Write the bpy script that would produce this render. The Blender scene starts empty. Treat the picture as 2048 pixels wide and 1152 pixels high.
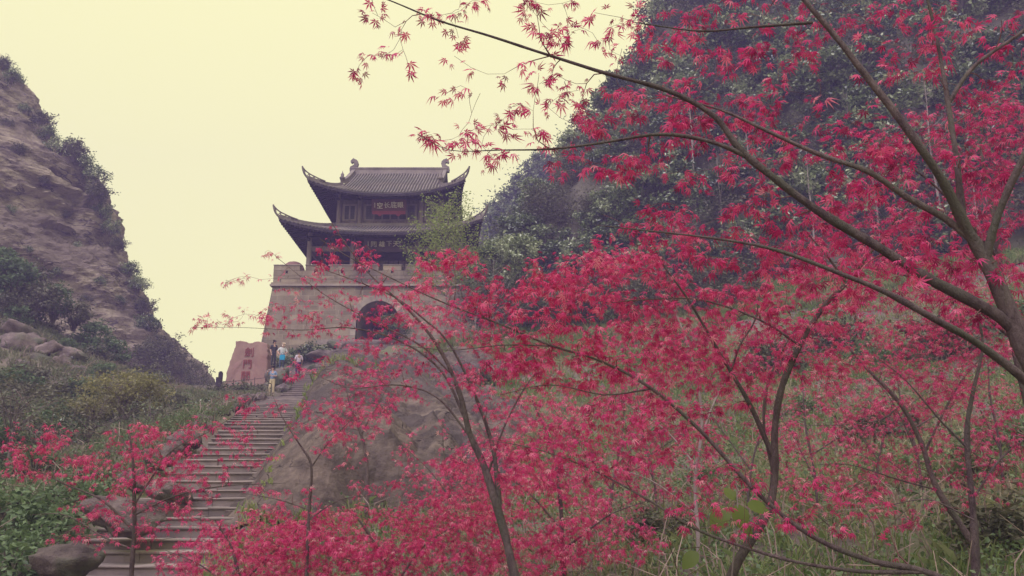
import bpy, math, random
import numpy as np
from mathutils import Vector, Matrix

scene = bpy.context.scene
C = scene.collection
R = math.radians
rng = np.random.default_rng(7)
random.seed(7)

# ---------------------------------------------------------------- camera, sky, sun, exposure
PITCH, FPX = R(14.0), 1671.0            # the eye is the world's origin; FPX = focal length in pixels of a 2048 wide frame
cam_data = bpy.data.cameras.new('camera')
cam_data.sensor_width = 36.0
cam_data.lens = 36.0 * FPX / 2048.0
cam_data.clip_start, cam_data.clip_end = 0.05, 3000.0
cam = bpy.data.objects.new('camera', cam_data)
cam.rotation_euler = (R(90) + PITCH, 0, 0)
C.objects.link(cam)
scene.camera = cam

SUN_EL, SUN_AZ = R(58), R(205)          # azimuth clockwise from +Y (north)
world = bpy.data.worlds.new('World')
scene.world = world
world.use_nodes = True
wn, wl = world.node_tree.nodes, world.node_tree.links
wn.clear()
out = wn.new('ShaderNodeOutputWorld')
sky = wn.new('ShaderNodeTexSky')
sky.sky_type = 'NISHITA'
sky.sun_disc = False
sky.sun_elevation, sky.sun_rotation = SUN_EL, SUN_AZ
sky.dust_density, sky.air_density = 5.0, 1.0
bg_sky = wn.new('ShaderNodeBackground')
bg_sky.inputs['Strength'].default_value = 0.05
wl.new(sky.outputs[0], bg_sky.inputs['Color'])
bg_cloud = wn.new('ShaderNodeBackground')   # the even cream overcast that covers the whole sky
bg_cloud.inputs['Color'].default_value = (1.0, 0.975, 0.50, 1)
bg_cloud.inputs['Strength'].default_value = 0.96
mixw = wn.new('ShaderNodeMixShader')
mixw.inputs[0].default_value = 0.94
wl.new(bg_sky.outputs[0], mixw.inputs[1])
wl.new(bg_cloud.outputs[0], mixw.inputs[2])
wl.new(mixw.outputs[0], out.inputs['Surface'])

sun_data = bpy.data.lights.new('sun', 'SUN')
sun_data.energy = 3.0
sun_data.angle = R(50)
sun_data.color = (0.80, 0.70, 1.0)
sun = bpy.data.objects.new('sun', sun_data)
sd = Vector((math.sin(SUN_AZ) * math.cos(SUN_EL), math.cos(SUN_AZ) * math.cos(SUN_EL), math.sin(SUN_EL)))
sun.rotation_euler = (-sd).to_track_quat('-Z', 'Y').to_euler()
C.objects.link(sun)

scene.view_settings.view_transform = 'Standard'
scene.view_settings.look = 'None'
scene.view_settings.exposure = 0.3
scene.view_settings.gamma = 1.0
scene.view_settings.use_curve_mapping = False
scene.cycles.max_bounces = 6
scene.cycles.diffuse_bounces = 3
scene.cycles.transmission_bounces = 3
scene.cycles.volume_bounces = 1
scene.cycles.transparent_max_bounces = 4
scene.cycles.use_denoising = True
scene.cycles.use_adaptive_sampling = False

# ---------------------------------------------------------------- helpers
CP, SP = math.cos(PITCH), math.sin(PITCH)

def P(u, v, Y):
    """A point at distance Y ahead, on the sight line through pixel (u, v) of the 2048 x 1152 photograph."""
    a, b = (u - 1024.0) / FPX, (576.0 - v) / FPX
    k = CP - b * SP
    return np.array((a * Y / k, Y, (SP + b * CP) * Y / k))

def tag(o, label=None, cat=None, group=None, kind=None):
    if label: o['label'] = label
    if cat: o['category'] = cat
    if group: o['group'] = group
    if kind: o['kind'] = kind
    return o

def mesh_np(name, verts, faces, mats, smooth=False, tint=None, mat_idx=None):
    """verts (N,3); faces one (F,k) int array or a list of them."""
    if isinstance(faces, np.ndarray): faces = [faces]
    faces = [np.asarray(f, dtype=np.int32) for f in faces if len(f)]
    me = bpy.data.meshes.new(name)
    me.vertices.add(len(verts))
    me.vertices.foreach_set('co', np.asarray(verts, dtype=np.float32).ravel())
    loops = np.concatenate([f.ravel() for f in faces])
    sizes = np.concatenate([np.full(len(f), f.shape[1], dtype=np.int32) for f in faces])
    me.loops.add(len(loops)); me.loops.foreach_set('vertex_index', loops)
    me.polygons.add(len(sizes))
    me.polygons.foreach_set('loop_start', np.concatenate(([0], np.cumsum(sizes)[:-1])).astype(np.int32))
    me.polygons.foreach_set('use_smooth', np.full(len(sizes), bool(smooth)))
    for m in (mats if isinstance(mats, (list, tuple)) else [mats]): me.materials.append(m)
    if mat_idx is not None: me.polygons.foreach_set('material_index', np.asarray(mat_idx, dtype=np.int32))
    if tint is not None:
        at = me.attributes.new('tint', 'FLOAT', 'POINT')
        at.data.foreach_set('value', np.asarray(tint, dtype=np.float32))
    me.update(calc_edges=True)
    me.validate()
    return me

def link(name, me, parent=None, loc=None):
    o = bpy.data.objects.new(name, me)
    C.objects.link(o)
    if loc is not None: o.location = [float(q) for q in loc]
    if parent is not None: o.parent = parent
    return o

def empty(name, loc, label, cat, group=None, rz=0.0):
    o = link(name, None, None, loc)
    o.rotation_euler.z = rz
    o.empty_display_size = 0.2
    return tag(o, label, cat, group)

class MB:
    """Collects shapes for one mesh."""
    def __init__(self): self.v, self.f, self.n, self.mi = [], {}, 0, {}
    def add(self, v, f, mi=0):
        v = np.asarray(v, dtype=float); f = np.asarray(f, dtype=int)
        self.f.setdefault(f.shape[1], []).append(f + self.n)
        self.mi.setdefault(f.shape[1], []).append(np.full(len(f), mi))
        self.v.append(v); self.n += len(v)
        return self
    def box(self, lo, hi, mi=0, rz=0.0, piv=None):
        lo, hi = np.array(lo, float), np.array(hi, float)
        q = np.array([(x, y, z) for z in (0, 1) for y in (0, 1) for x in (0, 1)], float)
        v = lo + q * (hi - lo)
        return self.add(v, [(0, 2, 3, 1), (4, 5, 7, 6), (0, 1, 5, 4), (2, 6, 7, 3), (0, 4, 6, 2), (1, 3, 7, 5)], mi)
    def bar(self, a, b, w, h, mi=0, up=(0, 0, 1)):
        a, b = np.array(a, float), np.array(b, float)
        d = b - a; d = d / (np.linalg.norm(d) + 1e-9)
        s = np.cross(d, up); s = s / (np.linalg.norm(s) + 1e-9)
        t = np.cross(s, d)
        v = [p + sx * s * w / 2 + sz * t * h / 2 for p in (a, b) for sx, sz in ((-1, -1), (1, -1), (1, 1), (-1, 1))]
        return self.add(v, [(0, 1, 2, 3), (7, 6, 5, 4), (0, 4, 5, 1), (1, 5, 6, 2), (2, 6, 7, 3), (3, 7, 4, 0)], mi)
    def tube(self, pts, rad, sides=6, mi=0, cap=True):
        v, f = tube(pts, rad, sides)
        self.add(v, f, mi)
        if cap:
            n = len(pts)
            self.add(np.array([v[(n - 1) * sides + i] for i in range(sides)]), np.array([list(range(sides))[::1]]), mi)
            self.add(np.array([v[i] for i in range(sides)]), np.array([list(range(sides))[::-1]]), mi)
        return self
    def lathe(self, c, prof, sides=16, mi=0):
        c = np.array(c, float); v, f = [], []
        for r, z in prof:
            for i in range(sides):
                a = 2 * math.pi * i / sides
                v.append(c + (r * math.cos(a), r * math.sin(a), z))
        for j in range(len(prof) - 1):
            for i in range(sides):
                k = (i + 1) % sides
                f.append((j * sides + i, j * sides + k, (j + 1) * sides + k, (j + 1) * sides + i))
        return self.add(v, f, mi)
    def prism(self, poly, mat3):
        """poly: 2D outline; mat3(p, s) -> 3D point for s = 0/1."""
        n = len(poly)
        v = [mat3(p, 0) for p in poly] + [mat3(p, 1) for p in poly]
        self.add(v, [(i, (i + 1) % n, n + (i + 1) % n, n + i) for i in range(n)])
        self.add(v, [list(range(n))[::-1]]); self.add(v, [list(range(n, 2 * n))])
        return self
    def mesh(self, name, mats, smooth=False, tint=None):
        fs, mi = [], []
        for k in self.f:
            fs.append(np.concatenate(self.f[k])); mi.append(np.concatenate(self.mi[k]))
        return mesh_np(name, np.concatenate(self.v), fs, mats, smooth, tint, np.concatenate(mi))
    def build(self, name, mats, parent=None, smooth=False, kind=None):
        o = link(name, self.mesh(name, mats, smooth), parent)
        if kind: o['kind'] = kind
        return o

def tube(pts, rad, sides=6):
    pts = np.asarray(pts, float); n = len(pts)
    rad = np.broadcast_to(np.asarray(rad, float), (n,))
    d = np.gradient(pts, axis=0); d /= (np.linalg.norm(d, axis=1, keepdims=True) + 1e-9)
    ref = np.array((0.13, 0.21, 0.97)) if abs(d[0][2]) < 0.9 else np.array((1.0, 0.1, 0.0))
    s = np.cross(d, ref); s /= (np.linalg.norm(s, axis=1, keepdims=True) + 1e-9)
    t = np.cross(s, d)
    a = 2 * np.pi * np.arange(sides) / sides
    v = pts[:, None, :] + rad[:, None, None] * (np.cos(a)[None, :, None] * s[:, None, :] + np.sin(a)[None, :, None] * t[:, None, :])
    i = np.arange(n - 1)[:, None] * sides; j = np.arange(sides)[None, :]; k = (j + 1) % sides
    f = np.stack([i + j, i + k, i + sides + k, i + sides + j], -1).reshape(-1, 4)
    return v.reshape(-1, 3), f

def catmull(pts, step):
    """Resample a polyline (n, k) as a smooth curve about step metres apart."""
    p = np.asarray(pts, float)
    q = np.vstack([2 * p[0] - p[1], p, 2 * p[-1] - p[-2]])
    o = []
    for i in range(1, len(q) - 2):
        m = max(2, int(np.linalg.norm(q[i + 1][:3] - q[i][:3]) / step))
        for t in np.arange(m) / m:
            o.append(0.5 * (2 * q[i] + (q[i + 1] - q[i - 1]) * t + (2 * q[i - 1] - 5 * q[i] + 4 * q[i + 1] - q[i + 2]) * t * t
                            + (3 * q[i] - q[i - 1] - 3 * q[i + 1] + q[i + 2]) * t ** 3))
    o.append(p[-1])
    return np.array(o)

def vnoise(p, seed=0):
    """Value noise in -1..1 for points (N,3)."""
    p = np.asarray(p, float); i = np.floor(p).astype(np.int64); f = p - i
    f = f * f * (3 - 2 * f)
    def h(a, b, c):
        n = (a * 374761393 + b * 668265263 + c * 2147483647 + seed * 144665) & 0xFFFFFFFF
        n = ((n ^ (n >> 13)) * 1274126177) & 0xFFFFFFFF
        return ((n ^ (n >> 16)) & 0xFFFF) / 32767.5 - 1
    r = 0
    for a in (0, 1):
        for b in (0, 1):
            for c in (0, 1):
                w = (f[:, 0] if a else 1 - f[:, 0]) * (f[:, 1] if b else 1 - f[:, 1]) * (f[:, 2] if c else 1 - f[:, 2])
                r = r + w * h(i[:, 0] + a, i[:, 1] + b, i[:, 2] + c)
    return r

def fbm(p, octaves=4, seed=0, gain=0.5):
    r, a = 0, 1.0
    for k in range(octaves):
        r = r + a * vnoise(np.asarray(p) * 2.03 ** k + 17.3 * k, seed + k); a *= gain
    return r

# ---------------------------------------------------------------- materials
def mat(name, c1, c2, scale=2.0, rough=0.85, bump=0.3, stretch=(1, 1, 1), c3=None, scale3=0.3, fine=None, spec=0.3, coord='Object', bscale=None, lo=0.35, hi=0.65, bdist=0.08, crack=None, rot=(0, 0, 0), streak=None):
    m = bpy.data.materials.new(name); m.use_nodes = True
    n, l = m.node_tree.nodes, m.node_tree.links
    b = n['Principled BSDF']
    tc = n.new('ShaderNodeTexCoord'); mp = n.new('ShaderNodeMapping')
    mp.inputs['Scale'].default_value = stretch; mp.inputs['Rotation'].default_value = rot
    if coord == 'Position':
        g = n.new('ShaderNodeNewGeometry'); l.new(g.outputs['Position'], mp.inputs[0])
    else:
        l.new(tc.outputs[coord], mp.inputs[0])
    t1 = n.new('ShaderNodeTexNoise'); t1.inputs['Scale'].default_value = scale; t1.inputs['Detail'].default_value = 6; t1.inputs['Roughness'].default_value = 0.65
    l.new(mp.outputs[0], t1.inputs['Vector'])
    r1 = n.new('ShaderNodeValToRGB'); e = r1.color_ramp.elements
    e[0].position, e[1].position = lo, hi
    e[0].color, e[1].color = (*c1, 1), (*c2, 1)
    l.new(t1.outputs['Fac'], r1.inputs[0])
    col = r1.outputs[0]
    if c3 is not None:
        t3 = n.new('ShaderNodeTexNoise'); t3.inputs['Scale'].default_value = scale3; t3.inputs['Detail'].default_value = 5
        l.new(mp.outputs[0], t3.inputs['Vector'])
        r3 = n.new('ShaderNodeMapRange'); r3.inputs[1].default_value = 0.48; r3.inputs[2].default_value = 0.62
        l.new(t3.outputs['Fac'], r3.inputs[0])
        mx = n.new('ShaderNodeMix'); mx.data_type = 'RGBA'
        l.new(r3.outputs[0], mx.inputs[0]); l.new(col, mx.inputs[6]); mx.inputs[7].default_value = (*c3, 1)
        col = mx.outputs[2]
    if streak is not None:                                # run-off marks down a wall
        m2 = n.new('ShaderNodeMapping'); m2.inputs['Scale'].default_value = (1.3, 1.3, .07)
        g2 = n.new('ShaderNodeNewGeometry'); l.new(g2.outputs['Position'], m2.inputs[0])
        t4 = n.new('ShaderNodeTexNoise'); t4.inputs['Scale'].default_value = 1.0; t4.inputs['Detail'].default_value = 4; l.new(m2.outputs[0], t4.inputs['Vector'])
        r4 = n.new('ShaderNodeMapRange'); r4.inputs[1].default_value = .52; r4.inputs[2].default_value = .72; r4.inputs[4].default_value = .75; l.new(t4.outputs['Fac'], r4.inputs[0])
        m4 = n.new('ShaderNodeMix'); m4.data_type = 'RGBA'; l.new(r4.outputs[0], m4.inputs[0]); l.new(col, m4.inputs[6]); m4.inputs[7].default_value = (*streak, 1); col = m4.outputs[2]
    ck = None
    if crack:                                             # fissure lines in a darker colour: (scale, line colour)
        dn = n.new('ShaderNodeTexNoise'); dn.inputs['Scale'].default_value = crack[0] * 1.7; dn.inputs['Detail'].default_value = 4
        l.new(mp.outputs[0], dn.inputs['Vector'])
        av = n.new('ShaderNodeMix'); av.data_type = 'VECTOR'; av.inputs[0].default_value = crack[2]
        l.new(mp.outputs[0], av.inputs[4]); l.new(dn.outputs['Color'], av.inputs[5])
        sc = n.new('ShaderNodeVectorMath'); sc.operation = 'MULTIPLY_ADD'
        l.new(dn.outputs['Color'], sc.inputs[0]); sc.inputs[1].default_value = (crack[2],) * 3; l.new(mp.outputs[0], sc.inputs[2])
        vo = n.new('ShaderNodeTexVoronoi'); vo.feature = 'DISTANCE_TO_EDGE'; vo.inputs['Scale'].default_value = crack[0]
        l.new(sc.outputs[0], vo.inputs['Vector'])
        ck = n.new('ShaderNodeMapRange'); ck.inputs[1].default_value = 0.0
        mk = n.new('ShaderNodeTexNoise'); mk.inputs['Scale'].default_value = crack[0] * 1.3; mk.inputs['Detail'].default_value = 3
        l.new(mp.outputs[0], mk.inputs['Vector'])
        mw = n.new('ShaderNodeMapRange'); mw.inputs[1].default_value = .48; mw.inputs[2].default_value = .66; mw.inputs[3].default_value = .0005; mw.inputs[4].default_value = crack[3]
        l.new(mk.outputs['Fac'], mw.inputs[0]); l.new(mw.outputs[0], ck.inputs[2])
        l.new(vo.outputs['Distance'], ck.inputs[0])
        cm = n.new('ShaderNodeMix'); cm.data_type = 'RGBA'
        l.new(ck.outputs[0], cm.inputs[0]); cm.inputs[6].default_value = (*crack[1], 1); l.new(col, cm.inputs[7])
        col = cm.outputs[2]
    oi = n.new('ShaderNodeObjectInfo'); hv = n.new('ShaderNodeHueSaturation')
    mr = n.new('ShaderNodeMapRange'); mr.inputs[3].default_value = 0.82; mr.inputs[4].default_value = 1.18
    l.new(oi.outputs['Random'], mr.inputs[0]); l.new(mr.outputs[0], hv.inputs['Value']); l.new(col, hv.inputs['Color'])
    l.new(hv.outputs[0], b.inputs['Base Color'])
    b.inputs['Roughness'].default_value = rough
    b.inputs['Specular IOR Level'].default_value = spec
    if bump:
        tb = n.new('ShaderNodeTexNoise'); tb.inputs['Scale'].default_value = bscale or scale * 3; tb.inputs['Detail'].default_value = 8; tb.inputs['Roughness'].default_value = 0.7
        l.new(mp.outputs[0], tb.inputs['Vector'])
        bp = n.new('ShaderNodeBump'); bp.inputs['Strength'].default_value = bump; bp.inputs['Distance'].default_value = bdist
        hgt = tb.outputs['Fac']
        if ck is not None:
            ma = n.new('ShaderNodeMath'); ma.operation = 'MULTIPLY_ADD'; l.new(ck.outputs[0], ma.inputs[0]); ma.inputs[1].default_value = .45; l.new(hgt, ma.inputs[2]); hgt = ma.outputs[0]
        l.new(hgt, bp.inputs['Height']); l.new(bp.outputs[0], b.inputs['Normal'])
    return m

def leaf_mat(name, ramp, rough=0.5, trans=0.35, spec=0.3, var=0.25):
    """Leaf: colour from the leaf's own tint, with light passing through the blade."""
    m = bpy.data.materials.new(name); m.use_nodes = True
    n, l = m.node_tree.nodes, m.node_tree.links
    b = n['Principled BSDF']; o = n['Material Output']
    at = n.new('ShaderNodeAttribute'); at.attribute_name = 'tint'
    oi = n.new('ShaderNodeObjectInfo')
    ad = n.new('ShaderNodeMath'); ad.operation = 'MULTIPLY_ADD'
    l.new(oi.outputs['Random'], ad.inputs[0]); ad.inputs[1].default_value = var; l.new(at.outputs['Fac'], ad.inputs[2])
    sb = n.new('ShaderNodeMath'); sb.operation = 'SUBTRACT'; l.new(ad.outputs[0], sb.inputs[0]); sb.inputs[1].default_value = var / 2
    r = n.new('ShaderNodeValToRGB'); e = r.color_ramp.elements
    e[0].position = 0; e[0].color = (*ramp[0], 1); e[1].position = 1; e[1].color = (*ramp[-1], 1)
    for i, c in enumerate(ramp[1:-1], 1):
        k = e.new(i / (len(ramp) - 1)); k.color = (*c, 1)
    l.new(sb.outputs[0], r.inputs[0])
    l.new(r.outputs[0], b.inputs['Base Color'])
    b.inputs['Roughness'].default_value = rough; b.inputs['Specular IOR Level'].default_value = spec
    tr = n.new('ShaderNodeBsdfTranslucent'); l.new(r.outputs[0], tr.inputs['Color'])
    mx = n.new('ShaderNodeMixShader'); mx.inputs[0].default_value = trans
    l.new(b.outputs[0], mx.inputs[1]); l.new(tr.outputs[0], mx.inputs[2]); l.new(mx.outputs[0], o.inputs['Surface'])
    return m

MT = {}
MT['cliff'] = mat('cliff_rock', (0.18, 0.14, 0.11), (0.52, 0.435, 0.33), 0.9, 0.95, 1.0, (.5, .5, 1.5), c3=(0.25, 0.20, 0.16), scale3=0.28, coord='Position', bscale=3.5, bdist=0.5, rot=(0, R(16), 0), lo=.4, hi=.6, crack=(.5, (.13, .10, .11), 2.6, .05))
MT['soil'] = mat('hill_soil', (0.10, 0.08, 0.075), (0.19, 0.155, 0.13), 0.35, 0.95, 0.5, c3=(0.14, 0.145, 0.08), scale3=0.22, coord='Position', bscale=3, bdist=.25)
MT['wood_soil'] = mat('woodland_soil', (0.11, 0.10, 0.08), (0.19, 0.175, 0.13), 0.4, 0.95, 0.5, coord='Position', bscale=2)
MT['rock'] = mat('grey_rock', (0.095, 0.073, 0.068), (0.25, 0.195, 0.165), 1.3, 0.92, 1.0, streak=(.085, .068, .068), lo=.4, hi=.62, c3=(0.12, 0.095, 0.10), scale3=0.3, coord='Position', bscale=2.4, bdist=0.35, crack=(.5, (.11, .085, .085), 2.4, .022))
MT['boulder'] = mat('boulder_rock', (0.11, 0.085, 0.085), (0.26, 0.205, 0.19), 1.6, 0.92, 1.0, bdist=0.2, bscale=2.5, c3=(0.13, 0.14, 0.09), scale3=0.6)
MT['step'] = mat('step_tread', (0.18, 0.15, 0.14), (0.31, 0.26, 0.235), 1.4, 0.85, 0.25, coord='Position', bscale=9)
MT['riser'] = mat('step_riser', (0.15, 0.125, 0.12), (0.25, 0.205, 0.19), 1.2, 0.9, 0.3, coord='Position', bscale=8)
MT['wall'] = mat('wall_stone', (0.20, 0.157, 0.115), (0.295, 0.24, 0.17), 0.9, 0.92, 0.35, c3=(0.145, 0.115, 0.095), scale3=0.32, coord='Position', bscale=6, streak=(.33, .28, .215))
MT['mortar'] = mat('wall_mortar', (0.31, 0.26, 0.19), (0.41, 0.345, 0.26), 1.5, 0.95, 0.3, coord='Position')
MT['trim'] = mat('pale_stone_trim', (0.24, 0.20, 0.17), (0.33, 0.28, 0.23), 1.0, 0.9, 0.25, coord='Position')
MT['tile'] = mat('roof_tile', (0.15, 0.13, 0.12), (0.25, 0.215, 0.195), 0.8, 0.8, 0.2, c3=(0.15, 0.14, 0.13), scale3=0.5, coord='Position', bscale=14)
MT['pan'] = mat('pan_tile', (0.05, 0.045, 0.045), (0.10, 0.09, 0.085), 1.5, 0.9, 0.2, coord='Position')
MT['ridge'] = mat('ridge_plaster', (0.17, 0.145, 0.14), (0.26, 0.225, 0.205), 1.5, 0.85, 0.2, coord='Position')
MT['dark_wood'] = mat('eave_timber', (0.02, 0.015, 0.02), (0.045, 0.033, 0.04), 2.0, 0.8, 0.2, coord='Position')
MT['timber'] = mat('brown_timber', (0.14, 0.105, 0.10), (0.23, 0.18, 0.165), 2.0, 0.75, 0.25, (3, 3, 0.7), coord='Position')
MT['post_wood'] = mat('column_timber', (0.20, 0.155, 0.15), (0.30, 0.245, 0.23), 2.0, 0.7, 0.2, (3, 3, 0.6), coord='Position')
MT['glass'] = mat('window_lattice', (0.045, 0.04, 0.05), (0.09, 0.08, 0.09), 3.0, 0.35, 0.0, spec=0.5)
MT['plaque'] = mat('plaque_lacquer', (0.075, 0.022, 0.03), (0.11, 0.032, 0.04), 2.0, 0.5, 0.1)
MT['plaque_red'] = mat('plaque_red_lacquer', (0.20, 0.028, 0.045), (0.27, 0.04, 0.06), 2.0, 0.5, 0.1)
MT['plaque_dark'] = mat('plaque_dark_lacquer', (0.05, 0.028, 0.035), (0.075, 0.04, 0.05), 2.0, 0.55, 0.1)
MT['gilt'] = mat('pale_gilt_lettering', (0.60, 0.55, 0.38), (0.72, 0.66, 0.48), 3.0, 0.5, 0.0)
MT['stele'] = mat('red_sandstone', (0.25, 0.155, 0.135), (0.37, 0.24, 0.20), 0.7, 0.9, 0.35, c3=(0.30, 0.17, 0.15), scale3=0.5, bscale=5)
MT['carved'] = mat('carved_red_paint', (0.22, 0.05, 0.05), (0.27, 0.07, 0.065), 3.0, 0.8, 0.1)
MT['bark'] = mat('maple_bark', (0.10, 0.068, 0.075), (0.21, 0.16, 0.155), 16.0, 0.85, 0.8, (1, 1, 0.4), c3=(0.13, 0.12, 0.095), scale3=3)
MT['twig'] = mat('maple_twig', (0.14, 0.055, 0.06), (0.22, 0.10, 0.10), 8.0, 0.7, 0.1)
MT['pale_bark'] = mat('pale_bark', (0.23, 0.19, 0.18), (0.34, 0.29, 0.27), 6.0, 0.85, 0.3, (1, 1, 0.4))
MT['tree_bark'] = mat('forest_bark', (0.09, 0.075, 0.07), (0.18, 0.15, 0.135), 3.0, 0.9, 0.3, (1, 1, 0.4))
MT['maple'] = leaf_mat('maple_leaf', [(0.24, 0.022, 0.085), (0.48, 0.03, 0.15), (0.70, 0.055, 0.225), (0.83, 0.17, 0.32), (0.90, 0.60, 0.58)], 0.4, 0.48)
MT['ever'] = leaf_mat('evergreen_leaf', [(0.04, 0.065, 0.028), (0.11, 0.155, 0.07), (0.22, 0.275, 0.13), (0.45, 0.50, 0.31)], 0.27, 0.22, 0.8, var=.55)
MT['olive'] = leaf_mat('olive_leaf', [(0.075, 0.08, 0.05), (0.13, 0.13, 0.085), (0.21, 0.20, 0.135)], 0.5, 0.25)
MT['spring'] = leaf_mat('spring_leaf', [(0.19, 0.25, 0.07), (0.30, 0.37, 0.12), (0.42, 0.46, 0.19)], 0.5, 0.4)
MT['lime'] = leaf_mat('yellow_green_leaf', [(0.18, 0.18, 0.075), (0.29, 0.275, 0.12), (0.41, 0.38, 0.19)], 0.5, 0.4)
MT['green'] = leaf_mat('green_shrub_leaf', [(0.07, 0.11, 0.055), (0.12, 0.18, 0.085), (0.20, 0.28, 0.14)], 0.5, 0.35)
MT['grass'] = leaf_mat('grass_blade', [(0.11, 0.18, 0.055), (0.19, 0.26, 0.09), (0.30, 0.31, 0.16), (0.40, 0.33, 0.24)], 0.7, 0.3, 0.1)
MT['big_leaf'] = leaf_mat('broad_green_leaf', [(0.10, 0.15, 0.03), (0.15, 0.21, 0.045), (0.20, 0.26, 0.06)], 0.45, 0.4)
MT['stalk'] = mat('dry_stalk', (0.17, 0.12, 0.11), (0.33, 0.25, 0.21), 5.0, 0.9, 0.0)
MT['rough_grass'] = leaf_mat('rough_grass_blade', [(0.10, 0.13, 0.07), (0.16, 0.18, 0.10), (0.24, 0.23, 0.15), (0.31, 0.25, 0.20)], 0.7, 0.3, 0.1)
# ---------------------------------------------------------------- the stair line
ST_Y = [11.0, 12.0, 17.0, 21.0, 25.0, 41.0, 50.0, 54.0, 62.5]
ST_L = [-7.0, -7.0, -6.9, -7.5, -8.5, -12.6, -13.9, -13.4, -12.2]
ST_R = [-4.5, -4.6, -5.1, -5.75, -6.6, -10.1, -11.4, -11.0, -8.4]
steps = []                               # (front y, top z, run)
RUN_Y, RUN = [11.0, 17.0, 18.0, 25.0, 26.0, 40.0, 49.0, 50.0, 63.0], [0.46, 0.46, 0.78, 0.82, 1.12, 1.15, 1.1, 0.345, 0.345]
_y, _z = 11.0, -1.98
while _y < 61.6:
    _r = float(np.interp(_y, RUN_Y, RUN)) * random.uniform(0.96, 1.04)
    _z += 0.165 * random.uniform(0.97, 1.03)
    steps.append((_y, _z, _r)); _y += _r
GATE_Z = steps[-1][1]
SZ_Y = [s[0] for s in steps] + [62.0, 200]
SZ_Z = [s[1] for s in steps] + [GATE_Z, GATE_Z]
def stair_z(y): return np.interp(y, SZ_Y, SZ_Z, left=-2.0)

# ---------------------------------------------------------------- ground sheet: a surface through surveyed points
ctl = [P(*q) for q in [
    (1024, 1190, 11), (1500, 1200, 9), (2048, 1220, 7.5), (760, 1170, 11.5),
    (1024, 900, 24), (1500, 900, 19), (2048, 900, 14), (1250, 1000, 16), (1800, 1040, 11),
    (1024, 730, 40), (1500, 720, 32), (2048, 720, 24), (1250, 680, 42), (1750, 660, 34),
    (1024, 660, 52), (1500, 600, 44), (2048, 560, 36),
    (850, 830, 30), (800, 730, 44), (930, 715, 46), (720, 1010, 18), (760, 910, 24),
    (900, 690, 58), (1000, 660, 60),
    (300, 1050, 14.5), (100, 1180, 12), (0, 1010, 16), (150, 920, 25), (330, 940, 20), (0, 820, 33), (250, 860, 32), (380, 850, 38),
    (0, 610, 52), (200, 720, 52), (330, 770, 52), (430, 800, 54), (380, 790, 60), (100, 680, 50)]]
ctl += [np.array(q, float) for q in [(0, 0, -1.7), (0, -12, -2.6), (-12, 0, -3.0), (12, 2, -0.8), (-25, -5, -3), (25, -5, 1.5), (0, 6, -1.6), (-5, 7, -2.3),
                                    (-18, 62, 9.6), (-14, 62, GATE_Z), (-8, 62, GATE_Z), (-2, 63, 11.0), (-10, 75, 11), (-10, 95, 11), (-30, 80, 9), (20, 70, 15), (40, 40, 14), (-10, 130, 9), (50, 110, 15), (-50, 110, 10), (-45, 50, 12), (-45, 20, 3)]]
for y in (13, 17, 21, 25, 32, 40, 46, 50):
    l_, r_ = np.interp(y, ST_Y, ST_L), np.interp(y, ST_Y, ST_R)
    ctl.append(np.array((l_ - 0.9, y, stair_z(y) + 0.1))); ctl.append(np.array((r_ + 0.7, y, stair_z(y) + 0.25)))
ctl = np.array(ctl)
def _phi(d2): return 0.5 * d2 * np.log(d2 + 1e-9)
_xy = ctl[:, :2] / 20.0
_K = _phi(((_xy[:, None] - _xy[None]) ** 2).sum(-1)) + np.eye(len(ctl)) * 0.002
_A = np.hstack([np.ones((len(ctl), 1)), _xy])
_S = np.block([[_K, _A], [_A.T, np.zeros((3, 3))]])
_w = np.linalg.solve(_S, np.concatenate([ctl[:, 2], np.zeros(3)]))
def ground_z(x, y, carve=True):
    x, y = np.atleast_1d(np.asarray(x, float)), np.atleast_1d(np.asarray(y, float))
    q = np.stack([np.clip(x, -55, 60), np.clip(y, -15, 125)], -1) / 20.0
    z = np.empty(len(q))
    for i in range(0, len(q), 20000):
        s = q[i:i + 20000]
        z[i:i + 20000] = _phi(((s[:, None] - _xy[None]) ** 2).sum(-1)) @ _w[:len(ctl)] + _w[-3] + s @ _w[-2:]
    z = np.clip(z, -4, 22)
    if carve:
        lf, rt, zs = np.interp(y, ST_Y, ST_L), np.interp(y, ST_Y, ST_R), stair_z(y)
        d = np.maximum(np.maximum(lf - x, x - rt), 0)
        on = (y > 10) & (y < 64)
        sl = np.where((x > rt) & (y > 15) & (y < 50), .55, 2.2)
        z = np.where(on, np.minimum(z, zs - 0.35 + d * sl), z)
    return z

def axis(lo, hi, st, far, n):
    k = np.arange(1, n + 1) / n
    return np.concatenate([(lo - (far * k ** 2.2))[::-1], np.arange(lo, hi + st / 2, st), hi + far * k ** 2.2])
gx, gy = axis(-42, 42, 0.5, 100, 12), axis(-14, 84, 0.5, 60, 10)
GX, GY = np.meshgrid(gx, gy)
gz = ground_z(GX.ravel(), GY.ravel())
pts = np.stack([GX.ravel(), GY.ravel(), gz], -1)
pts[:, 2] += 0.10 * fbm(pts * (0.6, 0.6, 0.0), 3, 3) - 0.05
def grid_faces(nr, nc):
    i = np.arange(nr - 1)[:, None] * nc; j = np.arange(nc - 1)[None, :]
    return np.stack([i + j, i + j + 1, i + nc + j + 1, i + nc + j], -1).reshape(-1, 4)
g = link('ground', mesh_np('ground', pts, grid_faces(len(gy), len(gx)), MT['soil'], True))
tag(g, kind='structure')

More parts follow.
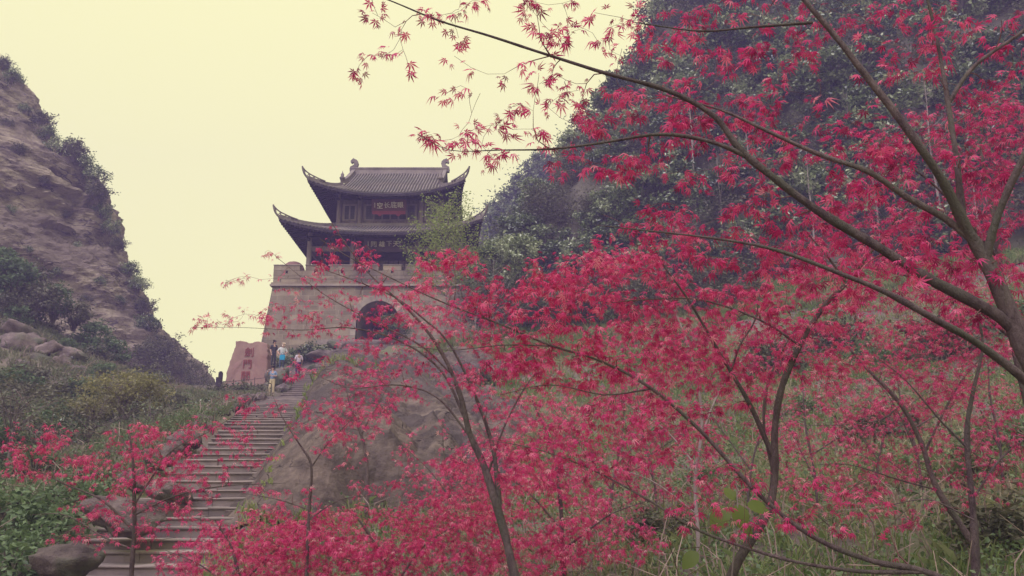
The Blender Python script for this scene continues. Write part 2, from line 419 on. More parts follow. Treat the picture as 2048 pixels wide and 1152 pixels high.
# ---------------------------------------------------------------- hills and cliff: lofts of level curves
def loft(levels, seed, amp, freq, mat_, name, strata=0.0, nz=110, ns=260, tilt=(0.33, 0.0)):
    """levels: list of (z, [(x, y), ...]) with equal point counts."""
    zs = np.array([q[0] for q in levels]); L = np.array([q[1] for q in levels], float)
    zz = np.linspace(zs[0], zs[-1], nz); rows = []
    for z in zz:
        pl = np.stack([[np.interp(z, zs, L[:, i, k]) for k in (0, 1)] for i in range(L.shape[1])])
        c = catmull(np.hstack([pl, np.zeros((len(pl), 1))]), 0.25)
        d = np.concatenate([[0], np.cumsum(np.linalg.norm(np.diff(c, axis=0), axis=1))])
        t = np.linspace(0, d[-1], ns)
        rows.append(np.stack([np.interp(t, d, c[:, 0]), np.interp(t, d, c[:, 1]), np.full(ns, z)], -1))
    V = np.array(rows)
    du = np.gradient(V, axis=1); dv = np.gradient(V, axis=0)
    N = np.cross(du, dv); N /= (np.linalg.norm(N, axis=2, keepdims=True) + 1e-9)
    p = V.reshape(-1, 3)
    if N[nz // 2, ns // 2, 1] > 0: N = -N
    dsp = amp * fbm(p * freq, 5, seed, 0.52)
    if strata:
        lz = p[:, 2] + p[:, 0] * tilt[0] + p[:, 1] * tilt[1]
        for fr, am, sh in ((0.16, .7, 0), (0.37, .55, 3), (0.9, .4, 7)):          # beds that break off in ledges
            lay = lz * fr + 0.9 * fbm(p * 0.06, 3, seed + 9 + sh)
            saw = lay % 1.0; saw = np.where(saw < .93, saw / .93, (1 - saw) / .07)
            dsp = dsp + strata * am * (saw - .5) * np.clip(.35 + 1.3 * vnoise(p * (.05, .05, .12) + sh, seed + 5 + sh), 0, 1.3)
        q_ = p + 1.0 * np.stack([lz * 0, lz * 0, p[:, 0] * tilt[0]], -1)
        dent = np.clip((vnoise(q_ * (.10, .10, .55) + 3, seed + 80) + .5 * vnoise(q_ * (.3, .3, 1.2), seed + 81) - .42) / .16, 0, 1)
        dsp = dsp - .8 * dent
        dsp = dsp - strata * .8 * np.clip(fbm(q_ * (.16, .16, .5), 4, seed + 2, .6) - .35, 0, 1) + strata * .28 * fbm(q_ * (.4, .4, 1.6), 4, seed + 4, .6)
    q = p + N.reshape(-1, 3) * dsp[:, None]
    if strata: q = q + .13 * np.stack([vnoise(p * 1.9, seed + 60 + k_) for k_ in range(3)], -1) + .3 * np.clip(vnoise(p * (.5, .5, 1.1), seed + 70), .25, 1)[:, None] * N.reshape(-1, 3)
    o = link(name, mesh_np(name, q, grid_faces(nz, ns), mat_, not strata))
    tag(o, kind='structure')
    return q.reshape(nz, ns, 3), N

# left cliff: silhouette pixels read at 74 m
sil = [(-140, -40), (0, 20), (118, 0), (160, 18), (215, 55), (275, 95), (335, 172), (420, 196), (500, 222), (570, 262), (640, 282), (690, 325), (720, 365), (780, 415), (830, 440)]
lv = []
for v, u in sil[2:][::-1]:
    b = P(u, v, 74); lv.append((b[2], b[0]))
top = lv[-1]
lv += [(top[0] + 4, top[1] - 6), (top[0] + 12, top[1] - 22)]
levels = []
for z, x in lv:
    h = (z - 10)
    levels.append((z, [(x - 42, 12 + h * 0.25), (x - 31, 36 + h * 0.16), (x - 18, 55 + h * 0.1), (x - 6, 66), (x, 75), (x - 4, 86), (x - 18, 100), (x - 45, 112)]))
levels = [(levels[0][0] - 9, [(a + 4, b - 2) for a, b in levels[0][1]])] + levels
cliff_v, cliff_n = loft(levels, 11, 0.7, 0.09, MT['cliff'], 'cliff', strata=0.75, nz=260, ns=500)

# wooded hill on the right: silhouette read at 68 m
silr = [(560, 935), (520, 950), (470, 985), (430, 1020), (380, 1060), (330, 1100), (280, 1145), (220, 1180), (150, 1225), (80, 1262), (0, 1300), (-80, 1335)]
lr = [(P(u, v, 68)[2], P(u + 62, v, 68)[0]) for v, u in silr]
lr += [(lr[-1][0] + 3, lr[-1][1] + 2)]
levels = []
for z, x in lr:
    h = z - 11.0
    levels.append((z, [(x + 26, 110), (x + 9, 92), (x + 1, 78), (x, 67), (6 + 0.47 * h, 56 + 0.32 * h), (15 + 0.42 * h, 49 + 0.36 * h), (27 + 0.4 * h, 41 + 0.4 * h), (44 + 0.36 * h, 30 + 0.42 * h), (70, 18 + 0.42 * h)]))
levels = [(3.0, [(a - 4, b - 4) for a, b in levels[0][1]])] + levels
hill_v, hill_n = loft(levels, 23, 1.3, 0.13, MT['wood_soil'], 'wooded_hill', nz=70, ns=200)

# the farther ridge that fades behind it
silf = [(560, 925), (500, 950), (450, 975), (420, 1005), (385, 1045), (350, 1085), (310, 1125), (270, 1160), (200, 1200)]
lf_ = [(P(u, v, 118)[2], P(u, v, 118)[0]) for v, u in silf]
levels = [(z, [(x + 30, 143), (x + 7, 134), (x, 120), (x + 14, 108), (x + 40, 100)]) for z, x in lf_]
levels = [(4.0, [(a - 8, b) for a, b in levels[0][1]])] + levels
far_v, far_n = loft(levels, 31, 1.6, 0.1, MT['wood_soil'], 'distant_hill', nz=50, ns=120)

# ---------------------------------------------------------------- stairs: every step a stone of its own
stairs = link('stairs', None, None, (0, 0, 0)); tag(stairs, kind='structure')
for i, (y, z, run) in enumerate(steps):
    l_, r_ = float(np.interp(y, ST_Y, ST_L)), float(np.interp(y, ST_Y, ST_R))
    mb = MB()
    cuts = [l_ - 0.05] + sorted(random.uniform(l_ + 0.5, r_ - 0.5) for _ in range(1 if y > 40 else 2)) + [r_ + 0.1]
    for a, b in zip(cuts[:-1], cuts[1:]):
        if b - a < 0.02: continue
        jk = .5 if y < 40 else .25
        dz, dy = jk * random.uniform(-0.022, 0.018), jk * random.uniform(-0.04, 0.04)
        n = max(2, int((b - a) / 0.3)); xs = np.linspace(a + 0.002, b - 0.002, n)
        w = np.array([jk * random.uniform(-0.03, 0.006) for _ in xs])
        prof = [(0.0, -0.045), (-0.008, -0.022), (-0.003, -0.006), (0.02, 0.0), (run + 0.12, 0.0)]
        vv = np.array([(x, y + dy + py, z + dz + pz + (w[k] if pz > -0.03 else 0)) for py, pz in prof for k, x in enumerate(xs)])
        mb.add(vv, grid_faces(len(prof), n), 0)
        mb.box((a + 0.002, y + dy + 0.025, z - 0.30), (b - 0.002, y + dy + 0.2, z + dz - 0.03), 1)
    o = mb.build('step', [MT['step'], MT['riser']], stairs)
tag(MB().box((-14.5, 61.4, GATE_Z - 0.6), (-5.8, 64.5, GATE_Z - 0.01)).build('gate_landing', MT['step']), kind='structure')

# ---------------------------------------------------------------- rock outcrop beside the stairs
rx, ry = np.arange(-12.0, 3.6, 0.14), np.arange(14.5, 51, 0.2)
RX, RY = np.meshgrid(rx, ry); x, y = RX.ravel(), RY.ravel()
rt = np.interp(y, ST_Y, ST_R)
base = ground_z(x, y)
q3 = np.stack([x, y, base], -1)
edge = x - rt - 0.0 - 0.06 * vnoise(np.stack([y * 0.5, y * 0, y * 0], -1), 4)
far_e = np.interp(y, [14.5, 18, 24, 34, 44, 51], [2.6, 5.6, 7.2, 8.4, 9.5, 8.0]) + 1.4 * vnoise(q3 * (.0, .25, 0), 6) - edge
full = ground_z(x, y, False)
rise = np.clip(edge / 1.9, 0, 1); rise = rise * (2 - rise)
fall = np.clip(np.minimum(far_e / 2.2, (51 - y) / 2), -1, 1)
crag = fbm(q3 * (0.42, 0.28, 0.4), 5, 41, 0.55)
led = np.abs(((q3[:, 1] * 0.22 + q3[:, 0] * 0.3 + 0.8 * vnoise(q3 * 0.3, 44)) % 1.0) - 0.5)
rough = np.clip((edge - 1.0) / 1.6, 0.32, 1)
hump = np.interp(y, [14.5, 17, 20, 26, 34, 42, 48], [0, .9, 1.3, 1.45, 1.4, 1.1, .3]) * np.exp(-(np.clip(edge - 1.9, 0, 99) / 3.4) ** 2)
body = full + .35 + hump + rough * (0.55 * crag + 0.9 * led - 0.3) + .16 * fbm(q3 * (1.4, 1.1, 1.2), 5, 47, .65)
foot = stair_z(y) - .06
z = foot + (body - foot) * rise
z = np.where(fall > 0, z - (1 - fall) ** 2 * .8, z - .8 + fall * 1.5)
z = np.where(edge < -0.22, base - 0.7, z)
ro = link('rock_outcrop', mesh_np('rock_outcrop', np.stack([x, y, z], -1), grid_faces(len(ry), len(rx)), MT['rock'], False))
tag(ro, 'bare grey rock outcrop sloping up beside the stairs towards the gate', 'rock')
def surf_z(x, y):
    """Height of the outcrop or the ground, whichever is on top."""
    i, j = int(round((y - ry[0]) / 0.2)), int(round((x - rx[0]) / 0.14))
    gz_ = float(ground_z(x, y)[0])
    if 0 <= i < len(ry) and 0 <= j < len(rx): gz_ = max(gz_, float(z_rock[i, j]))
    return gz_
z_rock = z.reshape(len(ry), len(rx))

# ---------------------------------------------------------------- boulders
def boulder_mesh(seed, flat=0.75, sub=4):
    """A rounded, chipped block on a sphere grid."""
    n, m = 28, 18
    th = np.linspace(0, 2 * np.pi, n, endpoint=False); ph = np.linspace(0.06, np.pi - 0.06, m)
    T, Q = np.meshgrid(th, ph)
    p = np.stack([np.sin(Q) * np.cos(T), np.sin(Q) * np.sin(T), np.cos(Q)], -1).reshape(-1, 3)
    r_ = np.random.default_rng(seed)
    for _ in range(14):                                    # cleave with planes
        d = r_.normal(size=3); d /= np.linalg.norm(d); k = r_.uniform(0.55, 0.85)
        s = p @ d; p = p - np.clip(s - k, 0, None)[:, None] * d
    p = p * (1 + 0.16 * fbm(p * 2.1 + seed, 4, seed, .6))[:, None] * (1, 0.9, flat)
    i = np.arange(m - 1)[:, None] * n; j = np.arange(n)[None, :]; k = (j + 1) % n
    f = np.stack([i + j, i + n + j, i + n + k, i + k], -1).reshape(-1, 4)
    return mesh_np('boulder', p, [f, np.array([list(range(n))]), np.array([list(range((m - 1) * n, m * n))[::-1]])], MT['boulder'], True)
BOULD = [boulder_mesh(s, fl) for s, fl in ((1, .7), (2, .8), (3, .62), (4, .9), (5, .72))]
def boulder(loc, size, label, group=None, k=None, name='boulder'):
    o = link(name, BOULD[(k if k is not None else random.randrange(5)) % 5], None, loc)
    o.scale = size if hasattr(size, '__len__') else (size * random.uniform(.85, 1.2), size * random.uniform(.85, 1.2), size * random.uniform(.8, 1.1))
    o.rotation_euler = (random.uniform(-.3, .3), random.uniform(-.3, .3), random.uniform(0, 6.28))
    return tag(o, label, 'rock', group)
ORD = ['first', 'second', 'third', 'fourth', 'fifth', 'sixth', 'seventh', 'eighth', 'ninth', 'tenth', 'eleventh', 'twelfth', 'thirteenth', 'fourteenth', 'fifteenth', 'sixteenth', 'seventeenth', 'eighteenth', 'nineteenth', 'twentieth', 'twenty-first', 'twenty-second', 'twenty-third', 'twenty-fourth', 'twenty-fifth', 'twenty-sixth', 'twenty-seventh', 'twenty-eighth', 'twenty-ninth', 'thirtieth'] + ['thirty-' + w for w in ('first', 'second', 'third', 'fourth', 'fifth', 'sixth', 'seventh', 'eighth', 'ninth')]
yy = [16.6, 17.9, 19.2, 20.6, 22.2, 24.0, 26.0, 28.2, 30.6, 33.2, 36.0, 38.8, 41.6, 44.2]
for i, y in enumerate(yy):
    l_ = float(np.interp(y, ST_Y, ST_L)); s = 0.36 + 0.012 * i
    boulder((l_ - 0.35 - random.uniform(0, .2), y, float(stair_z(y)) + 0.12), s, f'rough kerb stone on the left edge of the stairs, {ORD[i]} from the bottom', 'kerb stones along the stairs', i, 'kerb_stone')
for (u, v, Y, s, k, lab) in [(255, 1030, 13.6, (.72, .6, .5), 0, 'large rounded grey boulder behind the small maple, left of the lowest steps'),
                             (130, 1125, 12.2, (.6, .55, .42), 1, 'low rounded boulder in the bottom left corner of the picture'),
                             (330, 985, 15.6, (.5, .5, .4), 2, 'small grey boulder beside the lower stairs above the large rounded one')]:
    boulder(P(u, v, Y), s, lab, None, k)
for (u, v, Y, s, k, lab) in [(556, 752, 53, (1.0, .8, .95), 3, 'square brown rock wall block that the pair on the stairs stand behind'),
                             (566, 780, 51.5, (.75, .6, .6), 1, 'brown rock under the square block at the stairs edge'),
                             (530, 800, 50.5, (.8, .7, .6), 4, 'brown rock beside the man in the checked shirt'),
                             (655, 712, 58.5, (1.6, 1.2, .8), 0, 'brown boulder left of the gate at the head of the stairs'),
                             (676, 690, 60.2, (.95, .8, .7), 2, 'rounded boulder against the left jamb of the gate'),
                             (628, 738, 56.5, (.7, .6, .5), 3, 'small rock below the boulder left of the gate'),
                             (722, 722, 57, (.8, .6, .45), 4, 'small dark rock right of the upper stairs below the gate')]:
    boulder(P(u, v, Y), s, lab, None, k)
bl = [(30, 668, 47, 1.5), (60, 690, 46.5, 1.2), (95, 700, 46, 1.1), (20, 705, 45, 1.3), (130, 715, 46.5, 1.0), (60, 735, 44, 1.2), (110, 740, 44.5, 1.1), (150, 745, 45, .8), (170, 760, 46, .7), (85, 765, 42.5, .8), (125, 768, 43, .6), (185, 778, 47, .5), (25, 745, 42, 1.0)]
for i, (u, v, Y, s) in enumerate(bl):
    boulder(P(u, v, Y), s, f'jagged purplish boulder in the rock pile on the left slope, {ORD[i]} from its top', 'boulders of the left rock pile', i)
# ---------------------------------------------------------------- the gate tower
CX, CY = -10.13, 70.6
tower = empty('gate_tower', (CX, 62.0, GATE_Z), 'two-tier gate tower with upswept tiled eaves on a battered stone base', 'gate tower')
TI = Matrix.Translation((-CX, -62.0, -GATE_Z))
def under(o, parent=None):
    """Parent a world-space mesh to the tower (or one of its parts) without moving it."""
    o.parent = parent or tower
    if parent is None: o.matrix_parent_inverse = TI
    return o
def tpart(mb, name, mats, parent=None, smooth=False, kind=None):
    return under(mb.build(name, mats, None, smooth, kind), parent)

Z0, Z1 = 9.4, 15.62                       # foot and string course of the base
YF = lambda z: 62.0 - (Z1 - z) * 0.09     # battered front face
HW = lambda z: 8.2 + (Z1 - z) * 0.10
AR, AS = 1.62, GATE_Z + 1.45               # arch radius, springing
def arch_half(z, r=AR):
    if z <= AS: return r
    return math.sqrt(max(0.0, r * r - (z - AS) ** 2))
# core with the arched opening, its vault and side walls
mb = MB(); na = 18
arc = [(-AR, Z0), (-AR, AS)] + [(-AR * math.cos(math.pi * k / na), AS + AR * math.sin(math.pi * k / na)) for k in range(1, na)] + [(AR, AS), (AR, Z0)]
outl = [(-HW(Z0), Z0), (-HW(AS), AS)] + [(0, 0)] * (na - 1) + [(HW(AS), AS), (HW(Z0), Z0)]
for k in range(1, na):
    a = math.pi * k / na; t = -math.cos(a) * 1.4
    outl[1 + k] = (max(-1, min(1, t)) * HW(Z1), Z1 if abs(t) <= 1 else AS + (Z1 - AS) * (1 - (abs(t) - 1) / 0.4))
inset = 0.06
fv = [(CX + x, YF(z) + inset, z) for x, z in arc] + [(CX + x, YF(z) + inset, z) for x, z in outl] + [(CX + x, 70.0, z) for x, z in arc]
n = len(arc)
mb.add(fv, [(i, i + 1, n + i + 1, n + i) for i in range(n - 1)])
mb.add(fv, [(i, 2 * n + i, 2 * n + i + 1, i + 1) for i in range(n - 1)])
for s in (-1, 1):
    mb.add([(CX + s * HW(Z0), YF(Z0) + inset, Z0), (CX + s * HW(Z1), YF(Z1) + inset, Z1), (CX + s * HW(Z1), 79.5, Z1), (CX + s * HW(Z0), 80, Z0)], [(0, 1, 2, 3)])
mb.add([(CX - 8.2, 62.0, Z1), (CX + 8.2, 62.0, Z1), (CX + 8.2, 79.5, Z1), (CX - 8.2, 79.5, Z1)], [(0, 1, 2, 3)])
mb.add([(CX - HW(Z0), 80, Z0), (CX + HW(Z0), 80, Z0), (CX + HW(Z1), 79.5, Z1), (CX - HW(Z1), 79.5, Z1)], [(0, 1, 2, 3)])
base_wall = tpart(mb, 'base_wall', MT['mortar'])
# stone blocks laid one by one over the core
unit = MB(); b_ = 0.04
bx_ = []
for sx in (-1, 1):
    for sz in (-1, 1): bx_.append((sx * 0.5, 0.0, sz * 0.5))
vv = [(-.5, .5, -.5), (.5, .5, -.5), (.5, .5, .5), (-.5, .5, .5), (-.5, -.46, -.5), (.5, -.46, -.5), (.5, -.46, .5), (-.5, -.46, .5),
      (-.499, -.5, -.497), (.499, -.5, -.497), (.499, -.5, .497), (-.499, -.5, .497)]
unit.add(vv, [(0, 4, 5, 1), (1, 5, 6, 2), (2, 6, 7, 3), (3, 7, 4, 0), (4, 8, 9, 5), (5, 9, 10, 6), (6, 10, 11, 7), (7, 11, 8, 4), (8, 11, 10, 9)])
block_me = unit.mesh('stone_block', MT['wall'])
nb = 0
def block(xa, xb, za, zb, y=None, depth=0.24, parent=None):
    global nb; nb += 1
    zc = (za + zb) / 2
    o = link('stone_block', block_me, None, (CX + (xa + xb) / 2, (YF(zc) if y is None else y) + depth / 2 + random.uniform(-.003, .003) + (0.053 if y is None else -.01), zc))
    o.scale = (xb - xa - 0.05, depth, zb - za - 0.028)
    if y is None: o.rotation_euler.x = -0.09
    under(o, parent or base_wall)
rowh = 0.385; z = Z1 - 14 * rowh
row = 0
while z < Z1 - 0.01:
    zt = z + rowh; hw = HW(z + rowh / 2)
    ring = max(arch_half(z, AR + 0.42), arch_half(zt, AR + 0.42)) if z < AS + AR + 0.42 else 0
    spans = [(-hw, hw)] if ring < 0.2 else [(-hw, -ring), (ring, hw)]
    for a, b in spans:
        x = a; first = (row % 2) * 0.55
        while x < b - 1e-6:
            w = (0.55 if first else random.uniform(0.95, 1.35)); first = 0
            if b - x - w < 0.45: w = b - x
            block(x, x + w, z, zt); x += w
    z = zt; row += 1
# ring of the arch, stone by stone
gate_arch = tpart(MB().box((CX - AR - 0.4, YF(GATE_Z) - 0.05, GATE_Z - 0.3), (CX - AR + 0.0, YF(GATE_Z) + 0.6, GATE_Z + 0.32)).box((CX + AR, YF(GATE_Z) - 0.05, GATE_Z - 0.3), (CX + AR + 0.4, YF(GATE_Z) + 0.6, GATE_Z + 0.32)), 'gate_arch', MT['trim'])
nv = 13
for k in range(nv):
    a0, a1 = math.pi * k / nv + 0.006, math.pi * (k + 1) / nv - 0.006
    mb = MB(); q = []
    for a in (a0, a1):
        for r in (AR, AR + 0.42):
            q.append((-r * math.cos(a), AS + r * math.sin(a)))
    v = [(CX + x, YF(z) - 0.06 + d, z) for d in (0, 0.5) for x, z in q]
    mb.add(v, [(0, 1, 3, 2), (4, 6, 7, 5), (0, 2, 6, 4), (1, 5, 7, 3), (0, 4, 5, 1), (2, 3, 7, 6)])
    tpart(mb, 'voussoir', MT['trim'], gate_arch)
for s in (-1, 1):
    z = GATE_Z + 0.33
    while z < AS - 0.05:
        zt = min(z + 0.5, AS)
        xa, xb = sorted((s * AR, s * (AR + 0.42)))
        mb = MB().add([(CX + x, YF(zz) - 0.06 + d, zz) for d in (0, 0.5) for zz in (z + 0.008, zt - 0.008) for x in (xa, xb)],
                      [(0, 1, 3, 2), (4, 6, 7, 5), (0, 4, 5, 1), (2, 3, 7, 6), (0, 2, 6, 4), (1, 5, 7, 3)])
        tpart(mb, 'jamb_stone', MT['trim'], gate_arch); z = zt
# double doors deep in the passage
for s in (-1, 1):
    mb = MB()
    for k in range(6):
        xa, xb = s * (0.02 + k * 0.28), s * (0.02 + (k + 1) * 0.28 - 0.015)
        mb.box((CX + min(xa, xb), 68.0, GATE_Z - 0.2), (CX + max(xa, xb), 68.12, AS + arch_half(AS + 0.3 + 0.0) * 0 + math.sqrt(max(0.05, AR * AR - max(abs(xa), abs(xb)) ** 2))))
    tpart(mb, 'door_leaf', MT['dark_wood'])
# string courses
for zz, pr, hh in ((Z1 - 0.02, 0.13, 0.15), (Z1 + 0.15, 0.06, 0.12)):
    tpart(MB().box((CX - 8.25 - pr, 62.0 - pr - 0.02, zz), (CX + 8.25 + pr, 63.0, zz + hh)), 'string_course', MT['trim'] if pr > .1 else MT['wall'])
# parapet: courses of blocks, a row with loopholes, merlons
parapet = tpart(MB().box((CX - 8.2, 62.06, Z1 + 0.27), (CX + 8.2, 62.38, 16.42)).box((CX - 8.2, 62.4, Z1 + .27), (CX - 7.85, 79, 16.42)).box((CX + 7.85, 62.4, Z1 + .27), (CX + 8.2, 79, 16.42)), 'parapet', MT['mortar'])
for r_, (za, zb) in enumerate(((15.9, 16.17), (16.17, 16.44))):
    x = -8.2
    while x < 8.19:
        w = random.uniform(1.0, 1.3) if x > -8.19 or r_ else 0.6
        if 8.2 - x - w < 0.4: w = 8.2 - x
        block(x, x + w, za, zb, 62.0, 0.1, parapet); x += w
mer = [(545, 600), (611, 651), (660, 709), (718, 757), (766, 803), (811, 860), (869, 915), (924, 975)]
px2x = lambda u: float(P(u, 540, 62)[0] - CX)
prev = -8.2
for i, (a, b) in enumerate(mer):
    xa, xb = px2x(a), min(8.2, px2x(b))
    if i == 0: xa = -8.2
    mx = (xa + xb) / 2; hl = 0.09
    m_ = tpart(MB().box((CX + xa, 62.0, 16.84), (CX + xb, 62.4, 17.24)), 'merlon', MT['wall'])
    block(xa, mx, 17.04 - 0.2, 17.25, 62.0, 0.08, m_); block(mx, xb, 16.84, 17.25, 62.0, 0.08, m_)
    tpart(MB().box((CX + xa - 0.03, 61.95, 17.25), (CX + xb + 0.03, 62.45, 17.31)), 'coping', MT['trim'], m_)
    nxt = (xb + px2x(mer[i + 1][0])) / 2 if i + 1 < len(mer) else 8.2
    for p, q in ((prev, mx - hl), (mx + hl, nxt)):
        tpart(MB().box((CX + p + .004, 62.0, 16.44), (CX + q - .004, 62.4, 16.838)), 'parapet_stone', MT['wall'], parapet)
    tpart(MB().box((CX + mx - hl, 62.002, 16.44), (CX + mx + hl, 62.398, 16.62)), 'loophole_sill', MT['wall'], parapet)
    prev = nxt
# round cap behind the corner merlon
c_ = P(586, 540, 63.2)
tpart(MB().lathe((c_[0], 63.4, 16.9), [(0.0, 0.0), (.86, 0.0), (.86, .35), (.82, .5), (.7, .74), (.48, .93), (.22, 1.02), (0.0, 1.04)], 20), 'corner_cap', MT['stele'], None, True)

# lower hall
ZF = 15.9
tpart(MB().box((CX - 6.7, 63.3, Z1 + .02), (CX + 6.7, 78.0, ZF)), 'hall_floor', MT['trim'])
cols_x = (-6.05, -2.57, 2.57, 6.05)
colset = [(x, 64.0) for x in cols_x] + [(x, 77.2) for x in cols_x] + [(s * 6.05, y) for s in (-1, 1) for y in (68.4, 72.8)]
col_me = MB().lathe((0, 0, 0), [(.30, 0), (.30, .18), (.21, .24), (.205, 2.2), (.19, 4.6)], 14).mesh('column', MT['post_wood'], True)
for x, y in colset:
    under(link('column', col_me, None, (CX + x, y, ZF)))
for z_, h_, m_ in ((18.95, .42, 'timber'), (19.75, .3, 'dark_wood')):
    for y in (64.0, 77.2):
        for a, b in zip(cols_x[:-1], cols_x[1:]):
            tpart(MB().box((CX + a + .16, y - .09, z_), (CX + b - .16, y + .09, z_ + h_)), 'tie_beam', MT[m_])
    for s in (-1, 1):
        tpart(MB().box((CX + s * 6.05 - .09, 64.2, z_), (CX + s * 6.05 + .09, 77.0, z_ + h_)), 'tie_beam', MT[m_])
mb = MB()
mb.box((CX - 4.3, 66.2, ZF), (CX + 4.3, 75.0, 20.6))
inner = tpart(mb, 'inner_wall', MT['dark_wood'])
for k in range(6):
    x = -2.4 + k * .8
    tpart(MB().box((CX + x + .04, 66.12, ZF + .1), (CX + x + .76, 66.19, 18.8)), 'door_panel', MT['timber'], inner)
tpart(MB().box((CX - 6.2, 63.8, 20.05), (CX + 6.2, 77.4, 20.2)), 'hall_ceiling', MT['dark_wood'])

# roofs -----------------------------------------------------------
def roof(name, hxe, hye, hxi, hyi, ze, zi, L, F, gable=None):
    """A hipped skirt with upswept corners; gable = (ridge z) continues the long slopes to a ridge."""
    prof = lambda t: ze + (zi - ze) * (0.80 * t + 0.20 * t * t)
    def S(side, x0, t, drop=0.0):
        """side 0 front, 1 right, 2 back, 3 left; x0 along the eave, t 0 eave .. 1 inner line."""
        ax, dp = ((hxe, hxi), (hye, hyi)) if side % 2 == 0 else ((hye, hyi), (hxe, hxi))
        h = ax[0] + (ax[1] - ax[0]) * t; w = min(1.0, abs(x0) / h)
        k = F * w ** 3.2 * (1 - t) ** 2
        xx = x0 + math.copysign(k, x0); dd = dp[0] + (dp[1] - dp[0]) * t + k
        zz = prof(t) + L * w ** 2.5 * (1 - t) ** 1.6 - drop
        X, Y = [(xx, -dd), (dd, xx), (-xx, dd), (-dd, -xx)][side]
        return np.array((CX + X, CY + Y, zz))
    body = link(name, None, None, (0, 0, 0)); under(body)
    top, soff, raf, tl = MB(), MB(), MB(), MB()
    for side in range(4):
        ax = (hxe, hxi) if side % 2 == 0 else (hye, hyi)
        nu, nt = 40, 10
        for drop, mb_ in ((0.0, top), (0.16, soff)):
            v = [S(side, (ax[0] + (ax[1] - ax[0]) * t) * u, t, drop) for t in np.linspace(0, 1, nt) for u in np.linspace(-1, 1, nu)]
            mb_.add(v, grid_faces(nt, nu))
        # fascia
        us = np.linspace(-1, 1, nu)
        v = [S(side, ax[0] * u, 0, d) for d in (-0.02, 0.2) for u in us]
        soff.add(v, grid_faces(2, nu))
        # tile rows and their round ends
        sp = 0.25; m = int(ax[0] / sp)
        for k in range(-m, m + 1):
            x0 = (k + 0.0) * sp
            tmax = 1.0 if abs(x0) <= ax[1] else (ax[0] - abs(x0)) / (ax[0] - ax[1])
            if tmax < 0.03: continue
            ts = np.linspace(-0.012, tmax, 8)
            p = np.array([S(side, x0, max(t, 0.0)) for t in ts]); d = p[1] - p[2]; p[0] = p[1] + d / np.linalg.norm(d) * 0.13
            if gable and side % 2 == 0 and abs(x0) <= ax[1]:
                tt = np.linspace(0, 1, 10)[1:]
                e = p[-1].copy(); sg = 1 if side == 0 else -1
                p = np.vstack([p, [(e[0], e[1] + sg * hyi * t, zi + (gable - zi) * (0.88 * t + 0.12 * t * t)) for t in tt]])
            tl.tube(p + (0, 0, 0.05), 0.078, 6)
        # rafters under the eave
        m = int(ax[0] / 0.3)
        for k in range(-m, m + 1):
            x0 = k * 0.3
            tmax = min(0.95, 1.0 if abs(x0) <= ax[1] else (ax[0] - abs(x0)) / (ax[0] - ax[1]))
            if tmax < 0.06: continue
            raf.bar(S(side, x0, 0.0, 0.26), S(side, x0, tmax, 0.26), 0.1, 0.12)
    if gable:
        for sg in (1, -1):
            tt = np.linspace(0, 1, 10)
            v = [(CX + x, CY - sg * hyi * (1 - t), zi + (gable - zi) * (0.88 * t + 0.12 * t * t)) for t in tt for x in (-hxi, hxi)]
            top.add(v, grid_faces(10, 2))
        for s in (-1, 1):
            v = [(CX + s * (hxi - 0.12), CY - hyi, zi - .1), (CX + s * (hxi - 0.12), CY + hyi, zi - .1), (CX + s * (hxi - 0.12), CY, gable)]
            top.add(v, [(0, 1, 2)])
    tpart(top, 'roof_deck', MT['pan'], body)
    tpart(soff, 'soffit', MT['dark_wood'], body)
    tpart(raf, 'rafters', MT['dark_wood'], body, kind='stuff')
    tpart(tl, 'tile_rows', MT['tile'], body, True, kind='stuff')
    # hip ridges with pierced, upswept horns
    for cs, (sx, sy) in enumerate(((-1, -1), (1, -1), (1, 1), (-1, 1))):
        side = 0 if sy < 0 else 2
        sgn = sx if sy < 0 else -sx
        ts = np.linspace(0.0, 1.0, 12)
        p = np.array([S(side, sgn * (hxe + (hxi - hxe) * t), t) for t in ts]) + (0, 0, 0.16)
        rp = MB()
        for a, b in zip(p[:-1], p[1:]): rp.bar(a, b + (b - a) * 0.04, 0.22, 0.34)
        hr = tpart(rp, 'hip_ridge', MT['ridge'], body)
        # horn: lower blade and upper lace, in the hip's own vertical plane
        o2 = np.array((sx, sy)) / math.sqrt(2); c0 = p[0]
        def H(s, z): return np.array((c0[0] + o2[0] * s, c0[1] + o2[1] * s, c0[2] + z))
        low = [(-1.6, -.12 + .0), (-1.0, -.16), (-.45, -.14), (0, -.02), (.28, .2), (.44, .42), (.53, .66), (.58, .84)]
        up = [(-1.6, .16), (-1.0, .22), (-.55, .30), (-.1, .40), (.2, .52), (.38, .64), (.50, .75), (.58, .84)]
        hb = MB()
        lowc = catmull(np.array([(*q, 0) for q in low]), .12); upc = catmull(np.array([(*q, 0) for q in up]), .12)
        for cv, w0 in ((lowc, .2), (upc, .075)):
            nn = len(cv)
            for i in range(nn - 1):
                f = 1 - 0.75 * i / nn
                hb.bar(H(*cv[i][:2]), H(*(cv[i + 1][:2] + (cv[i + 1][:2] - cv[i][:2]) * .15)), 0.12, w0 * f)
        for j in range(9):                                # the lace between the two rails
            f = 0.18 + 0.08 * j
            a = lowc[int(f * (len(lowc) - 1))]; b = upc[int((f + (0.05 if j % 2 else -0.05)) * (len(upc) - 1))]
            hb.bar(H(*a[:2]), H(*b[:2]), 0.08, 0.06)
        tpart(hb, 'roof_horn', MT['ridge'], body)
    return body, S

low_roof, S_low = roof('lower_roof', 7.3, 8.75, 4.35, 4.65, 19.85, 21.72, .95, .55)
up_roof, S_up = roof('upper_roof', 5.8, 6.95, 4.1, 4.6, 23.72, 25.3, 1.0, .5, gable=28.25)
